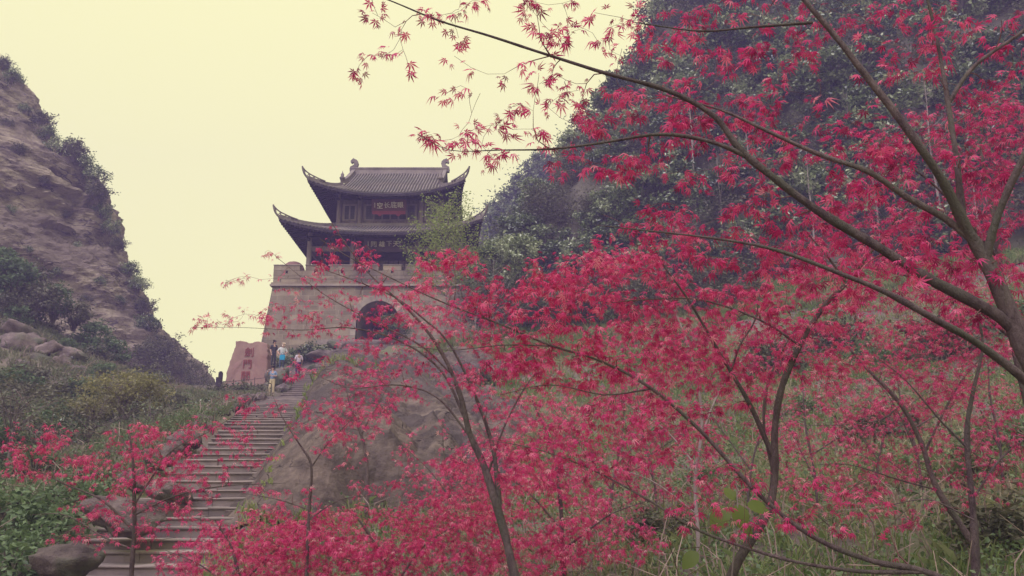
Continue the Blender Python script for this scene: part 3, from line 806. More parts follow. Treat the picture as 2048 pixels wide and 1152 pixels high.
# ridge around the foot of the upper storey
mb = MB()
for a, b in (((-4.5, -4.8), (4.5, -4.8)), ((4.5, -4.8), (4.5, 4.8)), ((4.5, 4.8), (-4.5, 4.8)), ((-4.5, 4.8), (-4.5, -4.8))):
    mb.bar((CX + a[0], CY + a[1], 21.75), (CX + b[0], CY + b[1], 21.75), .24, .3)
tpart(mb, 'skirt_ridge', MT['ridge'], low_roof)
# main ridge, verge ridges
tpart(MB().box((CX - 4.25, CY - .2, 28.1), (CX + 4.25, CY + .2, 28.62)).box((CX - 4.3, CY - .26, 28.62), (CX + 4.3, CY + .26, 28.74)), 'main_ridge', MT['ridge'], up_roof)
for s in (-1, 1):
    for sg in (-1, 1):
        mb = MB(); tt = np.linspace(0, 1, 9)
        pp = [np.array((CX + s * 4.12, CY + sg * 4.75 * (1 - t), 25.32 + (28.3 - 25.3) * (0.88 * t + 0.12 * t * t) + .14 + .25 * (1 - t) ** 6)) for t in tt]
        for a, b in zip(pp[:-1], pp[1:]): mb.bar(a, b + (b - a) * .03, .3, .38)
        vr = tpart(mb, 'verge_ridge', MT['ridge'], up_roof)
        e = pp[0]
        tpart(MB().lathe((e[0], e[1], e[2] + .1), [(.0, 0), (.2, 0), (.24, .15), (.12, .3), (.16, .42), (.06, .56), (.0, .8)], 10), 'finial', MT['ridge'], up_roof, True)
    # dragon-tail ornament at the ridge end
    out_ = [(-.45, 0), (-.5, .35), (-.42, .62), (-.2, .72), (-.02, .86), (.02, 1.02), (-.06, 1.14), (-.2, 1.12), (-.26, 1.02), (-.42, 1.16), (-.38, 1.36), (-.2, 1.5), (-.12, 1.62), (.04, 1.5), (.22, 1.46), (.42, 1.26), (.5, .98), (.42, .72), (.34, .5), (.46, .3), (.5, 0)]
    mb = MB(); f = -s
    mb.prism([(f * x, z) for x, z in out_], lambda p, k: (CX + s * 4.12 + p[0] * .78, CY + (k - .5) * .34, 28.35 + p[1] * .82))
    tpart(mb, 'ridge_ornament', MT['ridge'], up_roof)

# upper storey -----------------------------------------------------
ZU, ZT = 21.7, 24.5
ucols = (-4.28, -2.55, 2.55, 4.28)
ucol_me = MB().lathe((0, 0, 0), [(.2, 0), (.2, 2.9)], 12).mesh('upper_column', MT['post_wood'], True)
for x in ucols:
    for y in (66.0, 75.2): under(link('upper_column', ucol_me, None, (CX + x, y, ZU - .1)))
uw = tpart(MB().box((CX - 4.2, 66.12, ZU), (CX + 4.2, 75.1, 24.75)), 'upper_wall', MT['timber'])
tpart(MB().box((CX - 4.5, 65.85, 24.05), (CX + 4.5, 66.08, 24.4)), 'eave_beam', MT['dark_wood'])
for s in (-1, 1):                                        # bracket arms carrying the eave
    for x in ucols:
        tpart(MB().bar((CX + x, 66.0, 23.55 + .5), (CX + x, 64.3, 23.62), .12, .16), 'bracket', MT['dark_wood']) if s > 0 else None
for x in cols_x:
    tpart(MB().bar((CX + x, 64.0, 19.9), (CX + x, 62.6, 19.72), .14, .18), 'bracket', MT['dark_wood'])
def window(xa, xb, n, za, zb):
    w = tpart(MB().box((CX + xa, 66.02, za - .12), (CX + xb, 66.115, za)).box((CX + xa, 66.02, zb), (CX + xb, 66.115, zb + .14))
              .box((CX + xa, 66.02, za), (CX + xa + .16, 66.115, zb)).box((CX + xb - .16, 66.02, za), (CX + xb, 66.115, zb)), 'window', MT['post_wood'])
    st = (xb - xa - .32) / n
    for k in range(n):
        a = xa + .16 + k * st
        if k: tpart(MB().box((CX + a - .055, 66.0, za), (CX + a + .055, 66.11, zb)), 'mullion', MT['post_wood'], w)
        l_ = a + (.06 if k else .004); r_ = a + st - (.06 if k < n - 1 else .004)
        pn = MB().box((CX + l_, 66.09, za + .004), (CX + r_, 66.118, zb - .004))
        for j in range(1, 5):
            xx = l_ + (r_ - l_) * j / 5
            pn.box((CX + xx - .012, 66.07, za + .01), (CX + xx + .012, 66.089, zb - .01), 1)
        for j in range(1, 5):
            z_ = za + (zb - za) * j / 5
            pn.box((CX + l_ + .005, 66.066, z_ - .012), (CX + r_ - .005, 66.0695, z_ + .012), 1)
        tpart(pn, 'pane', [MT['glass'], MT['dark_wood']], w)
        tpart(MB().box((CX + l_, 66.05, za - .5), (CX + r_, 66.117, za - .14)), 'dado_panel', MT['timber'], w)
for a, b, n in ((-3.98, -2.82, 2), (-2.2, 2.2, 6), (2.82, 3.98, 2)): window(a, b, n, 22.35, 23.55)

# ---------------------------------------------------------------- lettering helper
def glyphs(name, text, size, mat_, extr=0.02, bold=0.012):
    cu = bpy.data.curves.new('lettering', 'FONT')
    cu.body = text; cu.size = size; cu.extrude = extr; cu.offset = bold * .4; cu.align_x = 'CENTER'; cu.align_y = 'CENTER'
    t = bpy.data.objects.new('lettering', cu); C.objects.link(t)
    bpy.context.view_layer.update()
    me = bpy.data.meshes.new_from_object(t.evaluated_get(bpy.context.evaluated_depsgraph_get()))
    bpy.data.objects.remove(t); bpy.data.curves.remove(cu)
    me.materials.clear(); me.materials.append(mat_)
    c = np.empty(len(me.vertices) * 3, np.float32); me.vertices.foreach_get('co', c); c = c.reshape(-1, 3)
    c -= ((c[:, 0].min() + c[:, 0].max()) / 2, (c[:, 1].min() + c[:, 1].max()) / 2, 0)
    me.vertices.foreach_set('co', c.ravel())
    return me
def plaque(name, loc, w, h, tilt, chars, side, label, field, band):
    e = empty(name, loc, label, 'sign'); e.rotation_euler.x = tilt
    MB().box((-w / 2, -.04, -h / 2), (w / 2, .05, h / 2)).build('board', field, e)
    fr = MB()
    fr.box((-w / 2 - .06, -.08, h / 2), (w / 2 + .06, .07, h / 2 + .08)); fr.box((-w / 2 - .06, -.08, -h / 2 - .24), (w / 2 + .06, .07, -h / 2))
    fr.box((-w / 2 - .08, -.075, -h / 2), (-w / 2, .065, h / 2)); fr.box((w / 2, -.075, -h / 2), (w / 2 + .08, .065, h / 2))
    fr.build('frame', field, e)
    MB().box((-w / 2 + .002, -.085, -h / 2 - .30), (w / 2 - .002, -.045, -h / 2 - .02)).build('lower_band', band, e)
    if band is MT['plaque_red']:
        for s in (-.28, .28): MB().prism([(-.2, 0), (.2, 0), (.12, -.1), (0, -.16), (-.12, -.1)], lambda p, k: (p[0] + s * w, -.06 + k * .1, -h / 2 - .30 + p[1])).build('scroll_drop', band, e)
    for ch, x, s, dz, rz in chars:
        o = link('character', glyphs('character', ch, s, MT['gilt'], bold=.018 * s), e, (x, -.07, dz)); o.rotation_euler = (R(90), rz, 0)
    x0, n_, st_, zt = side                                # the illegible small signature: a column of short strokes
    for i in range(n_):
        mb = MB().box((x0 - .05, -.07, zt - i * st_), (x0 + .045, -.041, zt - i * st_ + .025)).box((x0 - .012, -.072, zt - i * st_ - .06), (x0 + .018, -.041, zt - i * st_ - .004))
        mb.box((x0 - .045 + .02 * (i % 2), -.071, zt - i * st_ - .075), (x0 + .05, -.041, zt - i * st_ - .058)).build('signature_mark', MT['gilt'], e)
    return e
uc = P(778, 411, 64.9)
plaque('name_plaque', (uc[0], 64.9, uc[2]), 2.7, .86, R(14),
       [('空', -.74, .54, .0, .05), ('长', -.16, .52, .03, -.04), ('底', .40, .56, .05, .06), ('眼', .96, .52, .04, -.05)], (-1.16, 3, .135, .18),
       'dark red name board with four pale characters under the upper eave', MT['plaque'], MT['plaque_red'])
lc = P(767, 488, 63.4)
plaque('name_plaque', (lc[0], 63.4, lc[2]), 2.95, .70, R(10),
       [('關', -.76, .52, -.02, 0), ('雄', -.12, .5, 0, .04), ('下', .46, .48, .02, -.03), ('天', 1.0, .52, 0, .04)], (-1.2, 3, .12, .16),
       'dark wooden name board with four pale characters above the open lower hall', MT['plaque_dark'], MT['plaque_dark'])

# ---------------------------------------------------------------- inscribed stone and post
sb_ = P(488, 790, 57.0)
so = empty('inscribed_stone', sb_, 'tall red sandstone slab carved with three large characters', 'monument')
W = lambda u: (u - 488) / FPX * 57.0 / 1.0
H_ = lambda v: (790 - v) / FPX * 57.0 * 0.985
outl = [(442, 800), (447, 770), (449, 745), (454, 722), (459, 700), (463, 688), (463, 678), (474, 679), (483, 680), (492, 683), (502, 680), (515, 681), (527, 684), (529, 700), (530, 730), (530, 800)]
def dense(o, n):
    o = np.array(o, float); r_ = []
    for a, b in zip(o, np.roll(o, -1, 0)):
        for t in np.arange(n) / n: r_.append(a + (b - a) * t)
    return np.array(r_)
od = dense(outl, 4); nn = len(od)
od = od + np.stack([vnoise(np.stack([od[:, 1] * .21, od[:, 0] * .2, od[:, 0] * 0], -1), 3), vnoise(np.stack([od[:, 0] * .27, od[:, 1] * .2, od[:, 0] * 0], -1), 6)], -1) * 1.3
cxy = od.mean(0)
v, f = [], []
for k, (yy_, sc) in enumerate(((-.02, .0), (-.02, .55), (-.01, .965), (.03, .995), (.35, 1.0), (.95, .99), (1.1, .95), (1.12, 0.0))):
    for q in od:
        p = cxy + (q - cxy) * sc
        v.append((W(p[0]), yy_, H_(p[1])))
v = np.array(v); v[:, 1] += .025 * fbm(v * 1.7, 3, 8)
for k in range(7):
    for i in range(nn):
        j = (i + 1) % nn; f.append((k * nn + i, k * nn + j, (k + 1) * nn + j, (k + 1) * nn + i))
link('slab', mesh_np('slab', v, np.array(f), MT['stele'], False), so)
for ch, v_ in (('劍', 702), ('門', 727), ('關', 751)):
    o = link('character', glyphs('character', ch, .68, MT['carved'], .012, .012), so, (W(492 - (v_ - 702) * .07), -.05, H_(v_))); o.rotation_euler = (R(90), 0, 0)
pb = P(438, 785, 56.0)
pe = empty('stone_post', pb, 'dark square post with a stub beside it, left of the inscribed stone', 'post')
MB().box((-.10, -.12, -.4), (.13, .12, 1.35)).box((-.06, -.08, 1.35), (.09, .08, 1.42)).build('shaft', MT['dark_wood'], pe)
MB().box((.134, -.1, -.4), (.30, .1, .42)).box((-.25, -.1, -.4), (-.104, .1, 1.02)).build('stub', MT['dark_wood'], pe)
# thin rail in front of the stone
ra = empty('wire_railing', P(495, 792, 55.5), 'thin wire railing in front of the inscribed stone', 'railing')
for k in range(6):
    x = -1.7 + k * .7
    MB().tube([(x, 0, -.5), (x, 0, 1.02 + .07 * k)], .018, 6).build('rail_post', MT['dark_wood'], ra)
for h0 in (.45, .92):
    MB().tube([(-1.9, -.03, h0 - .02), (0, -.03, h0 + .15), (2.1, -.03, h0 + .42)], .014, 5).build('rail_wire', MT['dark_wood'], ra)
# ---------------------------------------------------------------- foliage helpers
def unit(v): return v / (np.linalg.norm(v, axis=-1, keepdims=True) + 1e-9)
def leaf_quads(pos, size, r_, up=0.5, narrow=0.45):
    """Pointed, folded leaf blades (4 verts, 1 quad each) at pos with random bearings."""
    n = len(pos)
    f = unit(r_.normal(size=(n, 3)) * (1, 1, .6)); nn = unit(r_.normal(size=(n, 3)) + (0, 0, up * 2))
    s = unit(np.cross(f, nn)); size = np.broadcast_to(size, (n,)) * r_.uniform(.7, 1.3, n)
    a = pos; b = pos + f * size[:, None] * .45 + s * (size * narrow * .5)[:, None]
    c = pos + f * size[:, None] - nn * (size * .15)[:, None]; d = pos + f * size[:, None] * .45 - s * (size * narrow * .5)[:, None]
    v = np.stack([a, b, c, d], 1).reshape(-1, 3)
    return v, np.arange(4 * n).reshape(n, 4)

def crown_mesh(name, seed, rad, n_cl, per, leaf, m, squash=0.8, base=0.0, cl_r=0.28, tint_lo=0.0, narrow=.5):
    """Leaf clumps through an uneven crown of radius rad, centred at height base."""
    r_ = np.random.default_rng(seed)
    d = unit(r_.normal(size=(n_cl, 3))); rr = r_.uniform(.25, 1.0, n_cl) ** .5
    lump = 1 + .28 * vnoise(d * 1.7 + seed, seed)
    c = d * (rr * lump)[:, None] * np.array(rad)
    c[:, 2] = c[:, 2] * squash + base
    pos = np.repeat(c, per, 0); k = len(pos)
    R0 = np.mean(rad) * cl_r
    pos = pos + r_.normal(size=(k, 3)) * R0 * (.55, .55, .4)
    v, f = leaf_quads(pos, leaf, r_, .6, narrow)
    tn = np.clip(np.repeat(r_.uniform(0.15, .75, n_cl), per) + r_.normal(0, .16, k), tint_lo, 1)
    return mesh_np(name, v, f, m, False, np.repeat(tn, 4)), c

def limbs_mesh(name, c, trunk_h, r0, seed, m, lean=(0, 0), every=3, root=-.6):
    r_ = np.random.default_rng(seed); mb = MB()
    top = np.array((lean[0], lean[1], trunk_h))
    tr = catmull([(0, 0, root), (lean[0] * .3, lean[1] * .3, trunk_h * .4), tuple(top)], .4)
    mb.tube(tr, np.linspace(r0, r0 * .45, len(tr)), 7)
    for q in c[::every]:
        s = tr[r_.integers(len(tr) // 3, len(tr))]
        mid = (s + q) / 2 + r_.normal(size=3) * .15 * np.linalg.norm(q - s) + (0, 0, .1)
        p = catmull([s, mid, q], .4); mb.tube(p, np.linspace(r0 * .35, r0 * .08, len(p)), 5, cap=False)
    return mb.mesh(name, m, True)

class Kind:
    """A plant of one kind: meshes shared by its copies."""
    def __init__(self, parts): self.parts = parts
    def place(self, name, loc, label, cat, scale=1.0, rz=None, group=None, tilt=(0, 0)):
        e = empty(name, loc, label, cat, group, random.uniform(0, 6.28) if rz is None else rz)
        e.rotation_euler.x, e.rotation_euler.y = tilt
        e.scale = (scale * random.uniform(.9, 1.1), scale * random.uniform(.9, 1.1), scale * random.uniform(.9, 1.1)) if not hasattr(scale, '__len__') else scale
        for nm, me in self.parts: link(nm, me, e)
        return e
def tree_kind(seed, rad, n_cl, per, leaf, m, bark, trunk_h, r0, squash=.9, cl_r=.28, every=4, lean=(0, 0), narrow=.5):
    cm, c = crown_mesh('crown', seed, rad, n_cl, per, leaf, m, squash, trunk_h, cl_r, narrow=narrow)
    return Kind([('trunk', limbs_mesh('trunk', c, trunk_h * .95, r0, seed, bark, lean, every)), ('crown', cm)])
def shrub_kind(seed, rad, n_cl, per, leaf, m, bark, squash=.8, cl_r=.3, every=2, narrow=.5):
    cm, c = crown_mesh('foliage', seed, rad, n_cl, per, leaf, m, squash, rad[2] * .75, cl_r, narrow=narrow)
    mb = MB()
    for q in c[::every]:
        p = catmull([(q[0] * .1, q[1] * .1, -.3), (q[0] * .4, q[1] * .4, q[2] * .45), tuple(q)], .3)
        mb.tube(p, np.linspace(.035, .01, len(p)), 4, cap=False)
    return Kind([('stems', mb.mesh('stems', bark, True)), ('foliage', cm)])

EVER = [tree_kind(100 + k, r, 54, 64, lf * 1.2, MT['ever'], MT['tree_bark'], th, .13, sq, .21) for k, (r, lf, th, sq) in enumerate(
    [((2.1, 2.1, 2.0), .25, 2.6, 1.0), ((1.7, 1.8, 2.3), .22, 2.9, 1.05), ((2.5, 2.2, 1.8), .27, 2.3, .9)])]
OLIV = [tree_kind(120 + k, r, 46, 40, .22, MT['olive'], MT['tree_bark'], th, .10, 1.0, .3, 2) for k, (r, th) in enumerate([((1.6, 1.7, 1.9), 2.5), ((1.9, 1.6, 1.5), 2.0)])]
SCRUB = [shrub_kind(140 + k, r, 34, 40, .17, m_, MT['tree_bark']) for k, (r, m_) in enumerate([((1.0, 1.0, .9), MT['olive']), ((1.2, .9, .8), MT['ever']), ((.8, .9, 1.0), MT['green'])])]
GREEN = [shrub_kind(160 + k, r, 30, 34, .13, MT['green'], MT['tree_bark'], cl_r=.34) for k, r in enumerate([(.7, .7, .6), (.9, .8, .55)])]

# ---------------------------------------------------------------- trees on the wooded hill, nearest the edge named one by one
r9 = np.random.default_rng(5)
nz_, ns_ = hill_v.shape[:2]
def in_view(p, m=90):
    if p[1] < 2: return None
    dz = p[2] * CP - p[1] * SP; dy = p[1] * CP + p[2] * SP
    u, v = 1024 + p[0] / dy * FPX, 576 - dz / dy * FPX
    return (u, v) if -m < u < 2048 + m and -m < v < 1152 + m else None
placed = []
tries = 0
while len(placed) < 178 and tries < 9000:
    tries += 1
    i, j = int(r9.integers(4, nz_ - 2)), int(r9.integers(14, ns_ - 12))
    p = hill_v[i, j]
    uv = in_view(p)
    if uv is None or p[2] < float(ground_z(p[0], p[1])[0]) - .2 or (uv[0] < 1010 and uv[1] > 480): continue
    if any(np.linalg.norm(p - q) < 2.0 for q in placed): continue
    if np.dot(hill_n[i, j], p) > 8: continue
    placed.append(p)
placed.sort(key=lambda p: in_view(p)[0])
uvs = [in_view(p + (0, 0, 3.4)) or (9e9, 9e9) for p in placed]
skyl = [k for k in range(len(placed)) if uvs[k][0] < 1330 and uvs[k][1] > -60 and not any(abs(uvs[j][0] - uvs[k][0]) < 26 and uvs[j][1] < uvs[k][1] for j in range(len(placed)) if j != k)][:24]
for k, p in enumerate(placed):
    ever = r9.random() < .72; K = EVER[k % 3] if ever else OLIV[k % 2]
    nm = 'evergreen_tree' if ever else 'bushy_tree'
    if k in skyl: lab = f'{"dark glossy evergreen" if ever else "olive thin-leaved tree"} on the wooded hill skyline, {ORD[skyl.index(k)]} along it from the gate tower'
    else: lab = 'dark glossy-leaved evergreen tree among the crowns of the wooded right hillside' if ever else 'olive-brown thin-leaved tree among the evergreens of the wooded right hillside'
    K.place(nm, p - (0, 0, .9), lab, 'tree', float(r9.uniform(.75, 1.2)), group='evergreens of the wooded hillside' if ever else 'olive trees of the wooded hillside', tilt=(r9.uniform(-.12, .12), r9.uniform(-.2, .05)))
for k, (u, v) in enumerate([(1440, 420), (1500, 330), (1620, 470), (1700, 300), (1760, 430), (1860, 330), (1960, 420), (1380, 300), (1300, 440), (1220, 470)]):
    d = unit(P(u, v, 50.0)); c = hill_v.reshape(-1, 3); w = np.linalg.norm(np.cross(c, d), axis=1) + np.linalg.norm(c, axis=1) * .003
    bare_spots = globals().setdefault('bare_spots', []); bare_spots.append((u, c[int(np.argmin(w))]))
for k, (u, v, s) in enumerate([(985, 468, .75), (1000, 448, .7), (1012, 430, .7), (1028, 415, .75), (1040, 455, .8), (1015, 480, .8), (1055, 400, .7), (1070, 430, .9)]):
    d = unit(P(u, v, 60.0)); c = hill_v.reshape(-1, 3); w = np.linalg.norm(np.cross(c, d), axis=1) + np.linalg.norm(c, axis=1) * .003
    q = c[int(np.argmin(w))]
    (EVER[k % 3] if k % 3 else OLIV[0]).place('edge_tree', q - (0, 0, 1.6), f'small tree on the hill edge beside the gate tower roofs, {ORD[k]} up the slope', 'tree', s, group='trees on the hill edge')
# undergrowth between the trunks and the far wood: each one mass
def carpet(name, V, N, n, leaf, m, seed, jmin=0, jmax=None, thick=.6, umax=None):
    r_ = np.random.default_rng(seed)
    nz0, ns0 = V.shape[:2]
    m_ = n * (2 if umax is None else 9)
    i = r_.integers(1, nz0 - 1, m_); j = r_.integers(jmin, (jmax or ns0) - 1, m_)
    c = V[i, j]; d = N[i, j]
    ok = np.array([in_view(q, 60) is not None and (umax is None or in_view(q, 60)[0] < umax) for q in c]); c, d = c[ok][:n], d[ok][:n]
    per = 26; pos = np.repeat(c + d * thick * .4, per, 0) + r_.normal(size=(len(c) * per, 3)) * thick
    v, f = leaf_quads(pos, leaf, r_, .5)
    tn = np.clip(np.repeat(r_.uniform(.1, .8, len(c)), per) + r_.normal(0, .15, len(pos)), 0, 1)
    return link(name, mesh_np(name, v, f, m, False, np.repeat(tn, 4)))
tag(carpet('undergrowth', hill_v, hill_n, 4800, .2, MT['olive'], 61, 1, 190, .6), 'brownish undergrowth covering the wooded hillside', 'undergrowth', kind='stuff')
tag(carpet('distant_wood', far_v, far_n, 2600, .5, MT['ever'], 62, 1, 118, 1.3, umax=1190), 'hazy distant wood on the ridge behind the gate tower', 'wood', kind='stuff')

for k, (u, v, s) in enumerate(sorted([(975, 470, 1.3), (990, 450, 1.2), (1003, 432, 1.3), (1016, 418, 1.2), (1030, 402, 1.3), (1045, 388, 1.2), (1060, 372, 1.3), (1080, 352, 1.4), (1100, 332, 1.4), (1000, 470, 1.3), (1025, 440, 1.3), (1050, 415, 1.3)])):
    d = unit(P(u, v + 22, 110.0)); c = far_v.reshape(-1, 3); w = np.linalg.norm(np.cross(c, d), axis=1) + np.linalg.norm(c, axis=1) * .01
    EVER[k % 3].place('distant_tree', c[int(np.argmin(w))] - (0, 0, 2.2), f'hazy distant tree on the far ridge behind the tower, {ORD[k]} from the left', 'tree', s, group='trees on the far ridge')
# ---------------------------------------------------------------- shrubs on the cliff's edge and slopes
edge_px = [(8, 128, 72, .7), (25, 150, 72, .8), (50, 215, 72, .5), (82, 235, 73, .8), (98, 262, 73, .75), (120, 290, 73, .95), (148, 300, 73, 1.05), (172, 322, 74, .95), (192, 345, 74, .95), (195, 385, 73, 1.0), (203, 420, 74, .8),
           (222, 452, 74, .75), (238, 488, 74, .7), (262, 535, 74, .8), (278, 565, 74, .8), (288, 610, 74, .8), (295, 645, 73, .9), (318, 680, 72, .9), (340, 695, 72, 1.0), (365, 715, 70, 1.0), (395, 752, 68, .9), (300, 700, 70, 1.0), (415, 782, 64, .7)]
for k, (u, v, Y, s) in enumerate(edge_px):
    K = SCRUB[[0, 1, 1][k % 3]] if k < 17 else OLIV[k % 2]
    K.place('cliff_shrub', P(u, v, Y) - (0, 0, .8 * s if k < 17 else 2.0 * s), f'dark shrub on the left cliff\'s skyline edge, {ORD[k]} from the top', 'shrub', s * (1.25 if k < 17 else .8), group='shrubs along the cliff edge')
slope_px = [(30, 570, 52, 1.6, 2), (70, 600, 52, 1.4, 0), (110, 610, 53, 1.3, 2), (20, 610, 50, 1.2, 0), (150, 630, 54, 1.2, 0), (190, 680, 54, 1.2, 2), (220, 720, 54, 1.3, 2), (180, 720, 52, 1.1, 2), (250, 750, 54, 1.2, 0), (60, 560, 54, 1.3, 0), (0, 545, 52, 1.6, 2),
            (330, 800, 52, 1.1, 1), (360, 810, 53, 1.0, 1), (300, 760, 56, 1.3, 0), (400, 800, 56, .9, 1), (20, 790, 38, 1.3, 2), (70, 810, 37, 1.2, 0), (110, 840, 34, .9, 2), (10, 850, 32, 1.1, 0), (350, 830, 42, .8, 2), (130, 870, 30, .9, 1), (60, 880, 28, .9, 0), (300, 880, 29, .8, 2), (330, 860, 34, .8, 0), (280, 830, 38, .9, 1), (220, 820, 42, 1.0, 2), (380, 830, 44, .9, 2), (10, 900, 25, .9, 2), (200, 940, 21, .6, 0), (410, 830, 46, .9, 0), (130, 790, 42, 1.2, 0)]
for _k in range(46):                                     # brush over the rest of the slope
    _y = 15 + 40 * r9.random() ** .8; _l = float(np.interp(_y, ST_Y, ST_L)); _x = _l - 1.3 - r9.random() * (.30 * _y + 3)
    _q = np.array((_x, _y, float(ground_z(_x, _y)[0])))
    if in_view(_q, 40): slope_px.append((in_view(_q)[0], in_view(_q)[1], _y, float(r9.uniform(.55, .85)) * (.7 + _y * .012), int(r9.choice([0, 0, 2, 1]))))
cnt = [0, 0, 0]
for (u, v, Y, s, t) in sorted(slope_px):
    nm = ['olive', 'dark', 'fresh green'][t]
    SCRUB[t].place('slope_shrub', P(u, v, Y) - (0, 0, .6 * s), f'{nm} shrub below the left cliff, {ORD[cnt[t]]} {nm} one from the left', 'shrub', s, group=f'{nm} shrubs below the cliff'); cnt[t] += 1
face_px = [(40, 300, 62), (90, 360, 64), (20, 420, 58), (130, 430, 66), (60, 500, 58), (150, 500, 66), (200, 560, 68), (110, 545, 62), (170, 600, 66), (235, 600, 70), (10, 250, 62), (215, 640, 68)]
for k, (u, v, Y) in enumerate(sorted(face_px)):
    d = unit(P(u, v, 60.0)); c = cliff_v.reshape(-1, 3); w = np.linalg.norm(np.cross(c, d), axis=1) + np.linalg.norm(c, axis=1) * .004
    q = c[int(np.argmin(w))]
    SCRUB[k % 2].place('cliff_face_shrub', q - (0, 0, .3), f'small shrub rooted in the bare left cliff face, {ORD[k]} from the left', 'shrub', random.uniform(.4, .75), group='shrubs on the cliff face')
# yellow-green bush in front of the cliff's foot
yb = tree_kind(201, (1.55, 1.2, .8), 60, 44, .13, MT['lime'], MT['tree_bark'], 1.5, .05, .9, .26, 1)
yb.place('spring_bush', P(245, 868, 33), 'yellow-green leafy bush with bare lower stems below the cliff', 'bush', 1.2, 0.4)
yb.place('spring_bush', P(180, 880, 34.5), 'smaller yellow-green bush left of and behind the larger one', 'bush', .8, 2.4)
br = tree_kind(202, (1.3, 1.1, .9), 30, 14, .10, MT['olive'], MT['tree_bark'], 1.3, .045, .9, .3, 1)
br.place('bare_bush', P(170, 925, 26), 'brown nearly leafless bush under the yellow-green bush', 'bush', 1.1)
br.place('bare_bush', P(300, 905, 27), 'brown twiggy bush between the yellow-green bush and the stairs', 'bush', 1.0)
br.place('bare_bush', P(20, 900, 24), 'brown twiggy bush at the left edge above the small maple', 'bush', 1.1)
br.place('bare_bush', P(80, 960, 20), 'brown twiggy bush at the left above the green shrubs', 'bush', .9)
for k, (u, v, Y, s, lab) in enumerate([(30, 1010, 14.5, .95, 'fresh green shrub at the left edge, topmost of the lower left shrubs'), (90, 1050, 14, .9, 'fresh green shrub left of the large rounded boulder'),
                                    (20, 1120, 12.5, .9, 'fresh green shrub in the bottom left corner'), (150, 990, 16, .9, 'green shrub behind the large rounded boulder'), (70, 930, 19, .9, 'green shrub below the left rock pile'),
                                    (215, 1000, 17, .7, 'small green shrub between the boulder and the small maple trunk'),
                                    (340, 875, 36, 1.3, 'green shrub right of the yellow-green bush'), (470, 806, 50, 1.2, 'dark green shrub below the inscribed stone'), (440, 822, 47, 1.2, 'grey-green shrub below the stone post'), (495, 815, 48, 1.2, 'grey-green shrub left of the man in the checked shirt'),
                                    (600, 718, 59, 1.3, 'green shrub at the foot of the gate wall right of the inscribed stone'), (622, 712, 58.5, 1.3, 'dark green shrub beside the boulder left of the gate'), (560, 722, 60, 1.1, 'green shrub at the foot of the gate wall behind the pair'),
                                    (780, 640, 60.6, 1.0, 'leafy green shrub hanging in front of the gate arch'), (765, 668, 60.4, .7, 'small green shrub in front of the gate arch'), (800, 655, 60.2, 1.1, 'green shrub against the right jamb of the gate arch')]):
    (GREEN if k not in (7, 8, 11) else SCRUB)[k % 2].place('green_shrub', P(u, v, Y) - (0, 0, .45 * s), lab, 'shrub', s)

# slender spring trees before the tower
def slender(seed, loc, h, spread, n, per, leaf, m, label, r0=.07, name='young_tree', lo=.3):
    r_ = np.random.default_rng(seed); mb = MB(); tips = []
    e = empty(name, loc, label, 'tree')
    tr = catmull([(0, 0, -.5), (.06 * h * r_.normal() * .4, 0, h * .4), (.0, 0, h * .75), (.05, 0, h)], .3)
    mb.tube(tr, np.linspace(r0, .012, len(tr)), 6)
    for k in range(n):
        t = r_.uniform(lo, .97); s = tr[int(t * (len(tr) - 1))]; a = r_.uniform(0, 6.28); ln = spread * (1.15 - t) * r_.uniform(.6, 1.25) + .3
        q = s + np.array((math.cos(a) * ln * .75, math.sin(a) * ln * .75, ln * r_.uniform(.45, 1.0)))
        p = catmull([s, (s + q) / 2 + (0, 0, -.08 * ln), q], .25); mb.tube(p, np.linspace(.02, .006, len(p)), 4, cap=False)
        for x in p[len(p) // 3:]: tips.append(x)
    mb.build('trunk', MT['pale_bark'], e, True)
    tips = np.array(tips); pos = np.repeat(tips, per, 0) + r_.normal(size=(len(tips) * per, 3)) * .16
    v, f = leaf_quads(pos, leaf, r_, .4)
    link('crown', mesh_np('crown', v, f, m, False, np.repeat(r_.uniform(.1, .9, len(pos)), 4)), e)
b = P(890, 715, 46); slender(71, b, 9.4, 4.6, 74, 11, .15, MT['spring'], 'slender young tree with fresh green leaves in front of the gate tower', lo=.42)
b = P(925, 720, 47); slender(72, b, 7.0, 2.2, 26, 2, .10, MT['spring'], 'nearly bare young tree right of the fresh green one', .05)
b = P(955, 720, 45); slender(73, b, 5.0, 2.0, 26, 3, .12, MT['olive'], 'bare sapling at the right end of the gate wall', .045)
b = P(985, 700, 46); slender(74, b, 5.2, 2.4, 30, 4, .13, MT['olive'], 'brownish sapling below the distant hill', .05)
for k, (u, q) in enumerate(sorted(bare_spots, key=lambda t: t[0])):
    f_ = q * (1 - 2.2 / np.linalg.norm(q))
    slender(400 + k, f_ - (0, 0, 2.5), 6.5 + (k % 3), 2.4, 18, 1, .12, MT['olive'], f'pale bare-stemmed tree on the wooded hill, {ORD[k]} from the left', .09, 'bare_tree', .35)
for k, (u, v, Y) in enumerate(sorted([(1010, 640, 55), (1050, 650, 50), (985, 640, 57), (1080, 640, 48), (960, 640, 58), (1130, 640, 47), (1180, 630, 46), (1240, 630, 45), (1310, 620, 44), (1400, 610, 43), (1480, 600, 43)])):
    OLIV[k % 2].place('hillfoot_tree', P(u, v, Y) - (0, 0, .8), f'thin brown-green tree at the wooded hill foot, {ORD[k]} from the left', 'tree', .85, group='trees at the foot of the wooded hill')

